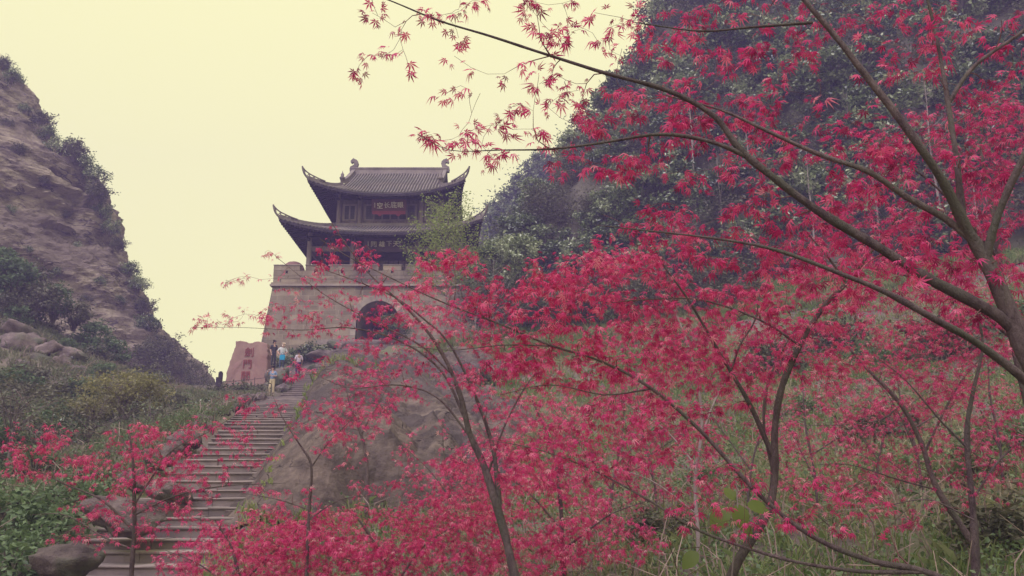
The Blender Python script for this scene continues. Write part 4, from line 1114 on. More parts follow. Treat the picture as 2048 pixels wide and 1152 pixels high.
for u, v, Y, s, lab in [(985, 610, 56, 1.0, 'dark evergreen just right of the gate tower roofs'), (1035, 600, 54, .9, 'dark evergreen second to the right of the gate tower'), (960, 600, 60, .8, 'small dark evergreen touching the right end of the gate wall')]:
    EVER[int(u) % 3].place('evergreen_tree', P(u, v, Y), lab, 'tree', s)
# ---------------------------------------------------------------- grass and herbs on the slopes
def grass(name, n, seed, box, hgt, m, label, keep=None, herb=False, wid=.006, rock_grass=None, gap=-.75):
    r_ = np.random.default_rng(seed)
    x = r_.uniform(box[0], box[1], n * 2); y = box[2] + (box[3] - box[2]) * r_.uniform(0, 1, n * 2) ** 1.5
    pz = ground_z(x, y)
    gi, gj = np.round((y - ry[0]) / .2).astype(int), np.round((x - rx[0]) / .14).astype(int)
    on_r = (gi >= 0) & (gi < len(ry)) & (gj >= 0) & (gj < len(rx))
    zr = np.where(on_r, z_rock[np.clip(gi, 0, len(ry) - 1), np.clip(gj, 0, len(rx) - 1)], -99)
    bare = zr > pz + .05
    if rock_grass is None: bare_ok = ~bare
    else: bare_ok = ~bare | (vnoise(np.stack([x * .9, y * .6, x * 0], -1), 77) > rock_grass)
    pz = np.maximum(pz, zr)
    q = np.stack([x, y, pz], -1)
    ok = vnoise(q * (.5, .5, 0), seed) + .6 * vnoise(q * (1.7, 1.7, 0), seed + 1) > gap
    ok &= bare_ok
    lf, rt = np.interp(y, ST_Y, ST_L), np.interp(y, ST_Y, ST_R)
    ok &= ~((x > lf - .2) & (x < rt + .3) & (y > 10.5) & (y < 64))
    if keep is not None: ok &= keep(x, y)
    q = q[ok][:n]; n = len(q)
    if herb:
        per = 9; pos = np.repeat(q, per, 0) + r_.normal(size=(n * per, 3)) * (.12, .12, .06) + np.stack([np.zeros(n * per)] * 2 + [r_.uniform(.05, hgt, n * per)], -1)
        v, f = leaf_quads(pos, .07, r_, .9, .6)
        return tag(link(name, mesh_np(name, v, f, m, False, np.repeat(np.clip(r_.normal(.55, .2, n * per), 0, 1), 4))), label, 'herbs', kind='stuff')
    per = 5; q = np.repeat(q, per, 0) + r_.normal(size=(n * per, 3)) * (.06, .06, 0); n = len(q)
    h = hgt * r_.uniform(.5, 1.4, n); a = r_.uniform(0, 6.28, n); b = r_.normal(size=(n, 2)) * .45
    s = np.stack([np.cos(a), np.sin(a), a * 0], -1) * (wid * (1 + q[:, 1] * .08))[:, None]
    mid = q + np.stack([b[:, 0] * h * .35, b[:, 1] * h * .35, h * .6], -1); tip = q + np.stack([b[:, 0] * h * 1.1, b[:, 1] * h * 1.1, h * .9], -1)
    v = np.stack([q - s, q + s, mid + s * .7, tip, mid - s * .7], 1).reshape(-1, 3)
    i = np.arange(n)[:, None] * 5
    f = i + np.array([[0, 1, 2, 3, 4]])
    t = np.clip(np.repeat(.5 + .45 * vnoise(q * .35, seed + 3) + r_.normal(0, .15, n), 5), 0, 1)
    return tag(link(name, mesh_np(name, v, f, m, False, t)), label, 'grass', kind='stuff')
def verge(x, y):
    rt = np.interp(y, ST_Y, ST_R)
    return (x > rt + .05) & (x < rt + .6)
grass('grass', 25000, 81, (-7, 24, 5, 46), .24, MT['grass'], 'dry green grass on the slope under the maples', None, rock_grass=.72)
grass('grass', 9000, 86, (-5, 30, 40, 64), .5, MT['grass'], 'grass on the upper slope at the foot of the wooded hill', None, rock_grass=.2, wid=.008)
grass('grass', 12000, 82, (-34, -8, 12, 56), .32, MT['rough_grass'], 'rough grass on the slope left of the stairs')
grass('grass', 700, 85, (-10, -3, 12, 30), .12, MT['spring'], 'bright green grass verge between the stairs and the rock outcrop', verge, rock_grass=-.2, gap=-2)
grass('herbs', 11000, 83, (-4, 22, 5, 30), .22, MT['green'], 'low leafy herbs between the grass on the right slope', None, True, rock_grass=.7)
grass('herbs', 9000, 84, (-24, -7, 11, 46), .3, MT['green'], 'low leafy herbs left of the lower stairs', None, True)
def stalks(name, n, seed, box, label):
    r_ = np.random.default_rng(seed); mb = MB()
    x = r_.uniform(box[0], box[1], n); y = box[2] + (box[3] - box[2]) * r_.uniform(0, 1, n) ** 1.4; z_ = ground_z(x, y)
    ok = (vnoise(np.stack([x * .45, y * .35, x * 0], -1), seed) > -.1) & ((x > np.interp(y, ST_Y, ST_R) + np.interp(y, [14, 18, 30, 50], [1.5, 5.5, 8, 9])) | (x < np.interp(y, ST_Y, ST_L)))
    for i in np.nonzero(ok)[0]:
        b = np.array((x[i], y[i], z_[i])); h = r_.uniform(.3, .95); d = r_.normal(size=2) * .5
        p = [b - (0, 0, .05), b + (d[0] * h * .3, d[1] * h * .3, h * .55), b + (d[0] * h, d[1] * h, h * r_.uniform(.5, .95))]
        v, f = tube(p, np.array((.007, .005, .003)) * (1 + y[i] * .04), 3); mb.add(v, f)
    return tag(mb.build(name, MT['stalk'], None, False, 'stuff'), label, 'stalks')
stalks('dry_stalks', 5200, 91, (-4, 22, 5, 34), 'tangled dry brown stalks in the grass of the right slope')
stalks('dry_stalks', 2200, 92, (-26, -8, 12, 44), 'dry brown stalks on the slope left of the stairs')
for k, (u, v, Y, s) in enumerate(sorted([(1760, 900, 17, .8), (1830, 950, 14.5, .8), (1960, 960, 12.5, .9), (2030, 880, 14, .9), (1700, 1010, 13.5, .6), (1580, 1060, 12.5, .6), (2000, 1090, 9.5, .6), (1880, 1060, 10.8, .55), (1300, 1090, 12.5, .5), (1430, 960, 16, .6),
                                 (1620, 830, 22, .8), (1680, 700, 31, 1.3), (1760, 720, 28, 1.3), (1900, 700, 26, 1.3), (2000, 640, 29, 1.5), (1560, 740, 29, 1.1), (1350, 700, 38, 1.3), (1200, 690, 42, 1.2), (1080, 720, 40, 1.0), (960, 780, 36, .9)])):
    K = GREEN[k % 2] if k % 3 else SCRUB[0]
    K.place('slope_bush', P(u, v, Y) - (0, 0, .35 * s), f'low leafy bush on the slope under the red maples, {ORD[k]} from the left', 'bush', s, group='low bushes on the right slope')
# ---------------------------------------------------------------- maples
def leaf_template(ang, ln, wd, droop, curl=.0):
    v = [(0, 0, 0)]; f = []
    for a, l_ in zip(ang, ln):
        ca, sa = math.sin(R(a)), math.cos(R(a)); w = wd * (0.6 + 0.4 * l_)
        b = len(v)
        for t, o in ((.42, w), (1.0, 0), (.42, -w)):
            x, y = ca * l_ * t + sa * o, sa * l_ * t - ca * o
            v.append((x, y, -droop * (t * l_) ** 2 + abs(o) * .35))
        f.append((0, b, b + 1, b + 2))
    return np.array(v), np.array(f)
LT7 = [leaf_template((-118, -78, -40, 0, 40, 78, 118), (.42, .74, .95, 1.0, .95, .74, .42), .098, d) for d in (.25, .6, 1.0)]
LT5 = [leaf_template((-88, -46, 0, 46, 88), (.6, .92, 1.0, .92, .6), .102, d) for d in (.3, .7, 1.1)]
SAM = (np.array([(0, 0, 0), (.12, .5, .05), (0, 1.0, 0), (-.12, .5, .05)]), np.array([(0, 1, 2, 3)]))
leaf_me = [mesh_np('leaf', v, f, MT['maple'], False, np.full(len(v), t)) for v, f in LT7 for t in (.35, .55, .72)]

def frames(pos, fwd, r_):
    f = unit(fwd); n = unit(np.array((0, 0, 1.0)) + r_.normal(size=f.shape) * .45)
    s = unit(np.cross(f, n)); n = np.cross(s, f)
    return s, f, n

def grow_maple(name, loc_hint, limbs, regions, label, seed, leaf=.052, singles=60, per=(5, 9), bark=None, twig_r=1.0):
    """limbs: list of [(u, v, Y, radius), ...], the first is the trunk; regions: ellipses (u, v, ru, rv, Y0, Y1, sprays) in which shoots end."""
    r_ = np.random.default_rng(seed); leaf = leaf * (.9 if seed == 301 else .78 if limbs[0][0][2] < 7 else .72)
    base = P(*limbs[0][0][:3]); base[2] = min(base[2], float(ground_z(base[0], base[1])[0]) + .02)
    e = empty(name, base, label, 'tree', 'red maples')
    nodes, tang, rads = [], [], []
    for k, L in enumerate(limbs):
        q = np.array([(*P(u, v, Y), r * .76) for u, v, Y, r in L])
        if k == 0: q = np.vstack([(*(base - (0, 0, .5)), L[0][3] * 1.15), q]) if np.linalg.norm(q[0, :3] - base) > .05 else q
        c = catmull(q, .06 if L[0][2] < 12 else .15)
        wob = .35 * c[:, 3:4] * np.stack([vnoise(c[:, :3] * 3 + s, seed + s) for s in (1, 5, 9)], -1)
        c[:, :3] += wob
        c[:, 3] = np.maximum(c[:, 3], .002) * (1 + .16 * vnoise(c[:, :3] * 7, seed) + .10 * vnoise(c[:, :3] * 19, seed + 3))
        v, f = tube(c[:, :3] - base, c[:, 3], 8)
        link('trunk' if k == 0 else 'branch', mesh_np('limb', v, f, bark or MT['bark'], True), e)
        nodes.append(c[:, :3]); tang.append(unit(np.gradient(c[:, :3], axis=0))); rads.append(c[:, 3])
    N, T, RD = np.concatenate(nodes), np.concatenate(tang), np.concatenate(rads)
    tg = []
    for (u, v, ru, rv, y0, y1, n) in regions:
        big = seed == 301
        n = int(n * (2.1 if v > 480 and u > 780 or v > 1000 else 1.6 if v > 330 or u > 1150 else 1.1)) if not big else int(n * (.95 if v < 480 else 1.3))
        if big and u > 1150: y0, y1 = y0 + .55, y1 + .6
        a = r_.uniform(0, 2 * np.pi, n); rr = np.sqrt(r_.uniform(0, 1, n)); Y = r_.uniform(y0, y1, n)
        tg += [P(u + ru * rr[i] * math.cos(a[i]), v + rv * rr[i] * math.sin(a[i]), Y[i]) for i in range(n)]
    tg = np.array(tg)
    tg = tg[tg[:, 2] > ground_z(tg[:, 0], tg[:, 1]) + .15]
    d0 = np.array([((N - t) ** 2).sum(1).min() for t in tg]); tg = tg[np.argsort(d0)]
    cap = len(N) + len(tg) * 14
    NN = np.zeros((cap, 3)); TT = np.zeros((cap, 3)); RR = np.zeros(cap); m = len(N)
    NN[:m], TT[:m], RR[:m] = N, T, RD
    mb = MB(); lp, ld = [], []
    for t in tg:
        dv = t - NN[:m]; ds = np.linalg.norm(dv, axis=1)
        cost = ds * (1.35 - .35 * (dv * TT[:m]).sum(1) / (ds + 1e-6)) + np.where(dv[:, 2] < -.12, .15, 0)
        i = int(np.argmin(cost)); s = NN[i]; dist = ds[i]
        if dist > 3.0: continue
        mid = s + TT[i] * dist * .28 + (t - s) * .30 + r_.normal(size=3) * dist * .05
        k = int(min(12, max(4, dist / .07)))
        w = np.linspace(0, 1, k)[:, None]
        p = (1 - w) ** 2 * s + 2 * w * (1 - w) * mid + w * w * t
        p[1:-1] += r_.normal(size=(k - 2, 3)) * .006
        ra = min(RR[i] * .85, .0038 + .0055 * dist) * twig_r
        rd = np.linspace(ra, .0014 * twig_r, k)
        v, f = tube(p - base, rd, 4); mb.add(v, f)
        j = min(k - 1, cap - m); tn = unit(np.gradient(p, axis=0))
        NN[m:m + j], TT[m:m + j], RR[m:m + j] = p[1:1 + j], tn[1:1 + j], rd[1:1 + j]; m += j
        # leaves: pairs along the last stretch and a tuft at the tip
        d = tn[-1]; cnt = int(r_.integers(per[0], per[1] + 1)) if r_.random() > .14 else int(r_.integers(0, 3))
        back = min(dist * .8, .34)
        for c in range(cnt):
            f_ = 0 if c < 3 else r_.uniform(0, 1) * back / max(dist, .05)
            idx = (1 - f_) * (k - 1); a = int(idx); q = p[a] + (p[min(a + 1, k - 1)] - p[a]) * (idx - a)
            sd = np.array((-d[1], d[0], 0)); sd /= (np.linalg.norm(sd) + 1e-6)
            sg = (-1, 1, 0)[c % 3] if c < 3 else (1 if r_.random() < .5 else -1)
            fw = d * r_.uniform(.3, .9) + sd * sg * r_.uniform(.5, 1.1) + r_.normal(size=3) * .3 + (0, 0, -r_.uniform(.15, .75))
            fw /= np.linalg.norm(fw)
            lp.append(q + fw * leaf * r_.uniform(.5, 1.5)); ld.append(fw)
    o = mb.build('twigs', MT['twig'], e, True, 'stuff')
    lp, ld = np.array(lp), np.array(ld)
    n = len(lp); sz = leaf * r_.uniform(.5, 1.35, n); tint = np.clip(r_.normal(.42, .2, n) + .12 * vnoise(lp * 2.5, seed), .0, .85)
    s, f, nn = frames(lp, ld, r_)
    vis = np.array([in_view(q, 0) is not None for q in lp])
    px = np.where(vis, sz / lp[:, 1], 0) * r_.uniform(.8, 1.2, n)
    order = np.argsort(-px); single = np.zeros(n, bool); single[order[:min(singles, int(vis.sum()))]] = True
    for i in np.nonzero(single)[0]:                       # the leaves that show largest, one object each
        M = Matrix(np.column_stack([s[i] * sz[i], f[i] * sz[i], nn[i] * sz[i], lp[i] - base]).tolist()); M.resize_4x4()
        M = Matrix(((s[i][0] * sz[i], f[i][0] * sz[i], nn[i][0] * sz[i], lp[i][0] - base[0]), (s[i][1] * sz[i], f[i][1] * sz[i], nn[i][1] * sz[i], lp[i][1] - base[1]), (s[i][2] * sz[i], f[i][2] * sz[i], nn[i][2] * sz[i], lp[i][2] - base[2]), (0, 0, 0, 1)))
        lo = link('leaf', leaf_me[int(r_.integers(0, len(leaf_me)))], e); lo.matrix_local = M
    rest = np.nonzero(~single)[0]
    vs, fs, ts, off = [], [], [], 0
    which = r_.integers(0, 3, len(rest)); TEM = LT7 if leaf > .06 or limbs[0][0][2] < 7 else LT5
    for k in range(3):
        ii = rest[which == k]; tv, tf = TEM[k]
        if not len(ii): continue
        v = lp[ii][:, None] - base + sz[ii][:, None, None] * (tv[None, :, :1] * s[ii][:, None] + tv[None, :, 1:2] * f[ii][:, None] + tv[None, :, 2:3] * nn[ii][:, None])
        vs.append(v.reshape(-1, 3)); fs.append((np.arange(len(ii))[:, None, None] * len(tv) + tf[None] + off).reshape(-1, 4)); ts.append(np.repeat(tint[ii], len(tv))); off += len(ii) * len(tv)
    # pale young keys hanging at some leaf bases
    ii = r_.choice(n, n // 4, replace=False); tv, tf = SAM; q = unit(r_.normal(size=(len(ii), 3)) + (0, 0, -.4)); s2 = unit(np.cross(q, r_.normal(size=q.shape)))
    k_ = leaf * .38
    v = (lp[ii] - ld[ii] * leaf * .4)[:, None] - base + k_ * (tv[None, :, :1] * s2[:, None] + tv[None, :, 1:2] * q[:, None])
    vs.append(v.reshape(-1, 3)); fs.append((np.arange(len(ii))[:, None, None] * 4 + tf[None] + off).reshape(-1, 4)); ts.append(np.full(len(ii) * 4, .9))
    lo = link('leaf_mass', mesh_np('leaf_mass', np.concatenate(vs), np.concatenate(fs), MT['maple'], False, np.concatenate(ts)), e)
    lo['kind'] = 'stuff'
    return e

def L(Y, *pts):
    """(u, v, r) or (u, v, r, Y) points of a limb at distance Y."""
    return [(q[0], q[1], q[3] if len(q) > 3 else Y, q[2]) for q in pts]

grow_maple('red_maple', 0, [
    L(4.6, (2230, 1420, .095), (2160, 1080, .08), (2095, 820, .072), (2035, 665, .064), (1985, 560, .054), (1945, 485, .046), (1900, 385, .034, 4.5), (1840, 290, .03, 4.4), (1740, 160, .025, 4.4), (1660, 60, .02, 4.4), (1610, 0, .018, 4.4), (1560, -80, .014, 4.4)),
    L(4.6, (2055, 690, .05), (2000, 635, .045), (1860, 560, .040), (1760, 495, .036), (1650, 430, .032), (1560, 365, .028), (1480, 300, .025), (1430, 235, .022), (1340, 182, .018), (1190, 140, .014), (1080, 105, .011), (980, 72, .009), (880, 42, .0075), (790, 5, .006), (700, -30, .004)),
    L(4.6, (1490, 312, .02), (1440, 290, .017), (1370, 273, .015), (1300, 270, .013), (1200, 286, .010), (1100, 298, .008), (1000, 300, .005), (900, 300, .003), (835, 268, .002)),
    L(4.6, (1935, 475, .03), (1890, 435, .026), (1810, 390, .024), (1740, 345, .021), (1640, 310, .017, 4.7), (1530, 260, .014, 4.75), (1440, 220, .009, 4.8), (1330, 190, .005, 4.8)),
    L(4.7, (1928, 430, .03), (1910, 300, .022), (1893, 185, .018, 4.8), (1870, 60, .014, 4.9), (1840, -60, .01, 4.9)),
    L(4.8, (1897, 205, .018), (1950, 130, .016), (2048, 60, .014), (2130, -20, .01)),
    L(4.5, (1984, 556, .02, 4.6), (1972, 510, .03, 4.58), (2000, 420, .028), (2048, 310, .025, 4.4), (2110, 180, .02, 4.3)),
    L(4.4, (1625, 45, .012), (1500, 55, .009), (1400, 62, .007), (1270, 45, .003)),
    L(4.4, (2085, 790, .035), (1960, 690, .026, 4.3), (1870, 640, .023, 4.2), (1780, 590, .02, 4.2), (1690, 550, .016, 4.2), (1560, 502, .012, 4.3), (1450, 480, .009, 4.4), (1300, 462, .006, 4.5), (1190, 450, .003, 4.6)),
], [(755, 100, 95, 75, 4.4, 5.0, 8), (905, 70, 130, 60, 4.4, 5.0, 6), (880, 12, 200, 30, 4.4, 5.0, 9), (930, 165, 100, 40, 4.4, 5.0, 5), (1080, 150, 60, 25, 4.4, 5, 5), (930, 265, 100, 35, 4.4, 5.0, 12), (1040, 235, 60, 40, 4.4, 5, 7), (1000, 310, 60, 20, 4.4, 5, 4),
    (1130, 40, 100, 60, 4.3, 5.2, 14), (1320, 60, 130, 70, 4.2, 5.3, 26), (1520, 60, 170, 80, 4.1, 5.4, 34), (1750, 70, 180, 100, 4.0, 5.6, 40), (1960, 80, 120, 110, 4.0, 5.6, 26),
    (1180, 200, 90, 60, 4.3, 5.1, 20), (1300, 230, 140, 60, 4.2, 5.2, 34), (1180, 320, 90, 40, 4.3, 5.1, 14), (1330, 330, 130, 50, 4.2, 5.2, 20), (1450, 170, 120, 80, 4.2, 5.4, 26), (1560, 260, 130, 90, 4.1, 5.4, 34), (1700, 300, 140, 110, 4.0, 5.5, 40),
    (1420, 400, 130, 60, 4.2, 5.2, 18), (1600, 430, 150, 70, 4.1, 5.3, 30), (1850, 380, 150, 120, 4.0, 5.5, 46), (1980, 300, 90, 130, 3.9, 5.4, 34), (1300, 450, 110, 40, 4.3, 5.0, 18), (1500, 500, 150, 50, 4.2, 5.0, 26), (1800, 540, 200, 80, 3.9, 5.2, 34), (1980, 560, 80, 120, 3.9, 5.0, 18)],
    'largest red maple, trunk at the right edge, with long limbs reaching across the sky', 301, .054, 290)

grow_maple('red_maple', 0, [
    L(8.2, (2140, 1100, .06), (2060, 820, .05), (2010, 600, .04), (1990, 450, .03), (1960, 300, .02)),
    L(8.2, (2000, 520, .025), (1900, 400, .018), (1800, 320, .012), (1720, 290, .006)),
    L(8.2, (1985, 420, .02), (2060, 320, .015), (2120, 260, .008)),
    L(8.2, (2030, 680, .025), (1900, 580, .018), (1760, 540, .012), (1640, 520, .006))],
    [(1880, 280, 170, 80, 7.4, 9.2, 60), (2000, 240, 90, 70, 7.4, 9.2, 40), (1820, 400, 180, 70, 7.4, 9.2, 60), (1990, 400, 80, 90, 7.4, 9.2, 40), (1750, 560, 180, 60, 7.4, 9.2, 60), (1950, 560, 120, 70, 7.4, 9.2, 40)],
    'red maple behind the largest one, its dense crown filling the right edge', 302, .06, 70)

grow_maple('red_maple', 0, [
    L(6.5, (1430, 1330, .065), (1460, 1152, .052), (1530, 1030, .046), (1548, 950, .043), (1550, 850, .038), (1565, 770, .034), (1600, 690, .03), (1650, 610, .025), (1700, 560, .02), (1760, 480, .014), (1830, 390, .007)),
    L(6.5, (1547, 915, .03), (1500, 810, .025), (1460, 740, .02), (1430, 690, .017), (1370, 590, .012), (1320, 520, .008), (1290, 440, .004)),
    L(6.6, (1545, 935, .018), (1528, 850, .015), (1535, 770, .013), (1565, 700, .01), (1610, 630, .006)),
    L(6.6, (1462, 742, .012), (1480, 690, .01), (1510, 640, .008), (1520, 580, .005)),
    L(6.4, (1600, 690, .014), (1520, 640, .011), (1400, 600, .009), (1280, 600, .006), (1190, 610, .003)),
    L(6.4, (1690, 565, .014), (1660, 520, .01), (1600, 450, .006))],
    [(1400, 640, 170, 80, 6.0, 7.4, 80), (1600, 600, 150, 80, 6.0, 7.4, 60), (1250, 560, 130, 60, 6.0, 7.2, 46), (1730, 480, 140, 80, 6.0, 7.4, 46), (1420, 760, 140, 70, 6.0, 7.4, 44), (1640, 730, 120, 50, 6, 7.4, 20), (1300, 500, 130, 60, 6, 7.2, 30)],
    'red maple with a dark curved trunk rising in the right half of the picture', 303, .055, 110)

grow_maple('red_maple', 0, [
    L(5.3, (2020, 1300, .04), (1920, 1180, .03), (1840, 1140, .024), (1740, 1122, .022), (1640, 1082, .020), (1530, 1000, .018), (1400, 860, .015), (1300, 775, .013), (1200, 722, .011), (1100, 690, .009), (1000, 648, .0075, 5.4), (880, 602, .006, 5.5), (790, 560, .005, 5.6), (700, 515, .004, 5.7), (640, 478, .003, 5.8)),
    L(5.3, (1845, 1143, .018), (1700, 1142, .015), (1550, 1112, .013), (1400, 1062, .011), (1300, 1002, .009), (1190, 942, .007, 5.5), (1080, 900, .005, 5.6), (980, 880, .003, 5.7)),
    L(5.4, (1105, 692, .006), (1010, 690, .005), (900, 700, .004), (800, 690, .003)),
    L(5.3, (1300, 778, .008), (1210, 790, .006), (1100, 770, .004), (1000, 790, .003))],
    [(900, 515, 60, 25, 5.3, 5.8, 14), (700, 515, 60, 35, 5.5, 6.0, 5), (820, 560, 70, 40, 5.4, 5.9, 5), (985, 590, 80, 60, 5.2, 5.8, 22), (1120, 600, 100, 70, 5.1, 5.8, 40), (1130, 720, 120, 60, 5.1, 5.8, 34), (1010, 700, 90, 50, 5.2, 5.9, 20), (1250, 700, 120, 60, 5.1, 5.7, 30), (1260, 860, 160, 80, 5.0, 5.9, 40), (1120, 930, 130, 50, 5.2, 6, 24), (1450, 1000, 120, 70, 5.0, 5.8, 18), (1650, 1010, 140, 60, 5, 5.8, 18), (1130, 540, 90, 40, 5.2, 5.8, 18)],
    'red maple of long thin arching stems springing from the lower right', 304, .048, 140)

grow_maple('red_maple', 0, [
    L(8.0, (1060, 1280, .062), (1030, 1152, .055), (985, 980, .048), (945, 880, .038), (920, 790, .03), (880, 700, .024), (820, 622, .017), (750, 560, .011), (700, 500, .007), (660, 440, .003)),
    L(8.0, (1000, 1010, .034), (985, 890, .026), (950, 790, .02), (900, 690, .015), (850, 640, .012), (790, 595, .009), (700, 558, .006), (620, 530, .003)),
    L(8.0, (935, 845, .02), (880, 740, .015), (800, 682, .011), (700, 656, .008), (600, 660, .005), (480, 655, .003), (390, 655, .002)),
    L(8.0, (900, 745, .014), (840, 690, .011), (740, 640, .008), (650, 590, .005), (560, 520, .003)),
    L(8.0, (960, 900, .016), (880, 800, .012), (800, 770, .009), (700, 775, .006), (620, 745, .003)),
    L(8.2, (975, 950, .014), (1010, 850, .011), (1060, 760, .008), (1120, 700, .004))],
    [(690, 490, 60, 40, 7.7, 8.4, 5), (630, 570, 90, 50, 7.6, 8.5, 14), (480, 635, 50, 25, 7.7, 8.4, 6), (400, 645, 50, 12, 7.8, 8.4, 4), (480, 565, 40, 10, 7.8, 8.3, 3), (560, 640, 60, 40, 7.7, 8.4, 12), (690, 640, 80, 50, 7.6, 8.5, 26), (800, 660, 90, 60, 7.5, 8.5, 34), (860, 600, 90, 50, 7.5, 8.5, 26), (960, 640, 80, 50, 7.4, 8.6, 26), (720, 720, 80, 30, 7.6, 8.5, 14), (850, 760, 110, 50, 7.4, 8.6, 26), (1020, 760, 110, 70, 7.3, 8.7, 50), (1050, 880, 100, 60, 7.3, 8.7, 40), (520, 530, 50, 40, 7.8, 8.3, 3), (600, 740, 60, 25, 7.7, 8.4, 8), (750, 560, 60, 50, 7.7, 8.4, 7)],
    'red maple with two slender grey trunks forking in the bottom centre', 305, .05, 140)

grow_maple('red_maple', 0, [
    L(8.0, (262, 1270, .036), (262, 1152, .030), (268, 1050, .026), (268, 960, .021), (262, 890, .014), (256, 850, .007)),
    L(8.0, (266, 1060, .018), (205, 1000, .013), (130, 968, .009), (50, 930, .006), (-10, 905, .003)),
    L(8.0, (268, 1010, .014), (300, 960, .011), (345, 900, .008), (420, 862, .005), (500, 810, .003)),
    L(8.0, (268, 1030, .014), (350, 992, .010), (450, 972, .007), (570, 966, .003)),
    L(8.0, (264, 905, .010), (225, 862, .006), (180, 870, .004), (100, 860, .002)),
    L(8.0, (266, 1100, .012), (200, 1070, .008), (130, 1030, .005), (60, 1030, .002))],
    [(60, 870, 90, 30, 7.5, 8.6, 22), (110, 925, 120, 40, 7.5, 8.6, 34), (260, 865, 70, 25, 7.5, 8.5, 16), (240, 930, 90, 40, 7.4, 8.6, 30), (340, 900, 90, 45, 7.5, 8.6, 32), (440, 860, 80, 30, 7.5, 8.5, 16), (330, 975, 110, 40, 7.4, 8.6, 34), (200, 1000, 110, 30, 7.4, 8.6, 14), (330, 1050, 120, 40, 7.4, 8.6, 18), (490, 800, 40, 30, 7.6, 8.4, 6), (180, 1075, 100, 30, 7.5, 8.5, 8), (420, 930, 90, 40, 7.5, 8.5, 12)],
    'small red maple with a straight dark trunk at the lower left', 306, .05, 130)

grow_maple('red_maple', 0, [
    L(9.0, (610, 1230, .03), (615, 1100, .024), (620, 1000, .020), (622, 930, .016), (600, 890, .011), (565, 835, .006), (545, 790, .003)),
    L(9.0, (622, 935, .012), (660, 882, .009), (700, 842, .006), (730, 800, .003)),
    L(9.0, (618, 1020, .01), (560, 1000, .007), (480, 985, .004)),
    L(9.0, (618, 1040, .01), (680, 1000, .007), (760, 990, .004))],
    [(580, 830, 70, 35, 8.6, 9.5, 14), (520, 900, 60, 30, 8.6, 9.5, 7), (650, 860, 60, 40, 8.6, 9.5, 10), (720, 820, 70, 60, 8.6, 9.6, 26), (700, 900, 60, 40, 8.6, 9.5, 7), (560, 985, 80, 20, 8.6, 9.5, 9), (740, 980, 60, 20, 8.6, 9.5, 7)],
    'thin forked red maple sapling in front of the stairs', 307, .052, 50)

grow_maple('red_maple', 0, [
    L(8.8, (1990, 1300, .06), (1966, 1130, .05), (1874, 976, .042), (1844, 886, .036), (1799, 806, .028), (1724, 726, .018), (1660, 650, .008)),
    L(8.8, (1850, 905, .018), (1900, 800, .014), (1940, 740, .01), (1990, 690, .005)),
    L(8.8, (1800, 810, .014), (1760, 840, .01), (1680, 850, .006), (1600, 850, .003)),
    L(8.6, (1874, 980, .014), (1800, 960, .01), (1700, 930, .006), (1620, 930, .003))],
    [(1720, 680, 160, 60, 8.2, 9.6, 60), (1880, 700, 150, 60, 8.2, 9.6, 60), (1950, 800, 110, 50, 8.2, 9.6, 30), (1740, 830, 120, 50, 8.2, 9.6, 26), (1700, 940, 130, 50, 8.2, 9.6, 26), (1590, 870, 90, 40, 8.2, 9.5, 14), (1850, 900, 120, 40, 8.2, 9.5, 14)],
    'red maple leaning left, its trunk entering at the bottom right', 308, .052, 70)
grow_maple('red_maple', 0, [
    L(8.0, (1955, 1280, .055), (1949, 1066, .045), (1934, 876, .034), (1944, 796, .026), (1965, 690, .018), (1950, 610, .008)),
    L(8.0, (1938, 900, .016), (1880, 840, .012), (1810, 760, .008), (1760, 720, .004)),
    L(8.0, (1945, 1000, .016), (2000, 920, .012), (2060, 870, .006)),
    L(7.8, (1948, 1040, .012), (1860, 1000, .009), (1780, 1010, .005))],
    [(1960, 660, 110, 60, 7.4, 8.8, 40), (2010, 880, 60, 80, 7.4, 8.6, 14), (1840, 760, 110, 40, 7.4, 8.6, 20), (1800, 1020, 100, 40, 7.4, 8.4, 10), (1960, 960, 90, 50, 7.4, 8.4, 10), (1900, 620, 150, 40, 7.4, 8.8, 30)],
    'upright red maple with a dark straight trunk near the right edge', 309, .05, 60)
grow_maple('red_maple', 0, [
    L(9.2, (810, 1290, .034), (785, 1160, .028), (745, 1080, .018), (700, 1015, .008)),
    L(9.2, (790, 1170, .018), (850, 1090, .012), (930, 1040, .006)),
    L(9.2, (780, 1150, .012), (700, 1120, .009), (600, 1090, .005))],
    [(720, 1060, 160, 50, 8.6, 10, 110), (900, 1050, 120, 60, 8.6, 10, 110), (650, 1110, 150, 50, 8.4, 10, 110), (850, 1120, 150, 40, 8.4, 10, 100), (900, 960, 110, 50, 8.8, 10, 40)],
    'low spreading red maple at the bottom left of centre', 310, .055, 70)
grow_maple('red_maple', 0, [
    L(9.6, (470, 1300, .034), (480, 1180, .026), (465, 1100, .018), (430, 1040, .008)),
    L(9.6, (482, 1170, .016), (560, 1090, .011), (640, 1020, .005)),
    L(9.6, (478, 1190, .012), (400, 1130, .008), (330, 1100, .004))],
    [(520, 1070, 120, 50, 9, 10.4, 80), (440, 1110, 100, 50, 9, 10.4, 80), (600, 1110, 120, 50, 9, 10.4, 100), (360, 1120, 60, 30, 9, 10.4, 14), (600, 1030, 100, 40, 9.2, 10.4, 26)],
    'low bushy red maple over the bottom of the stairs', 311, .055, 60)
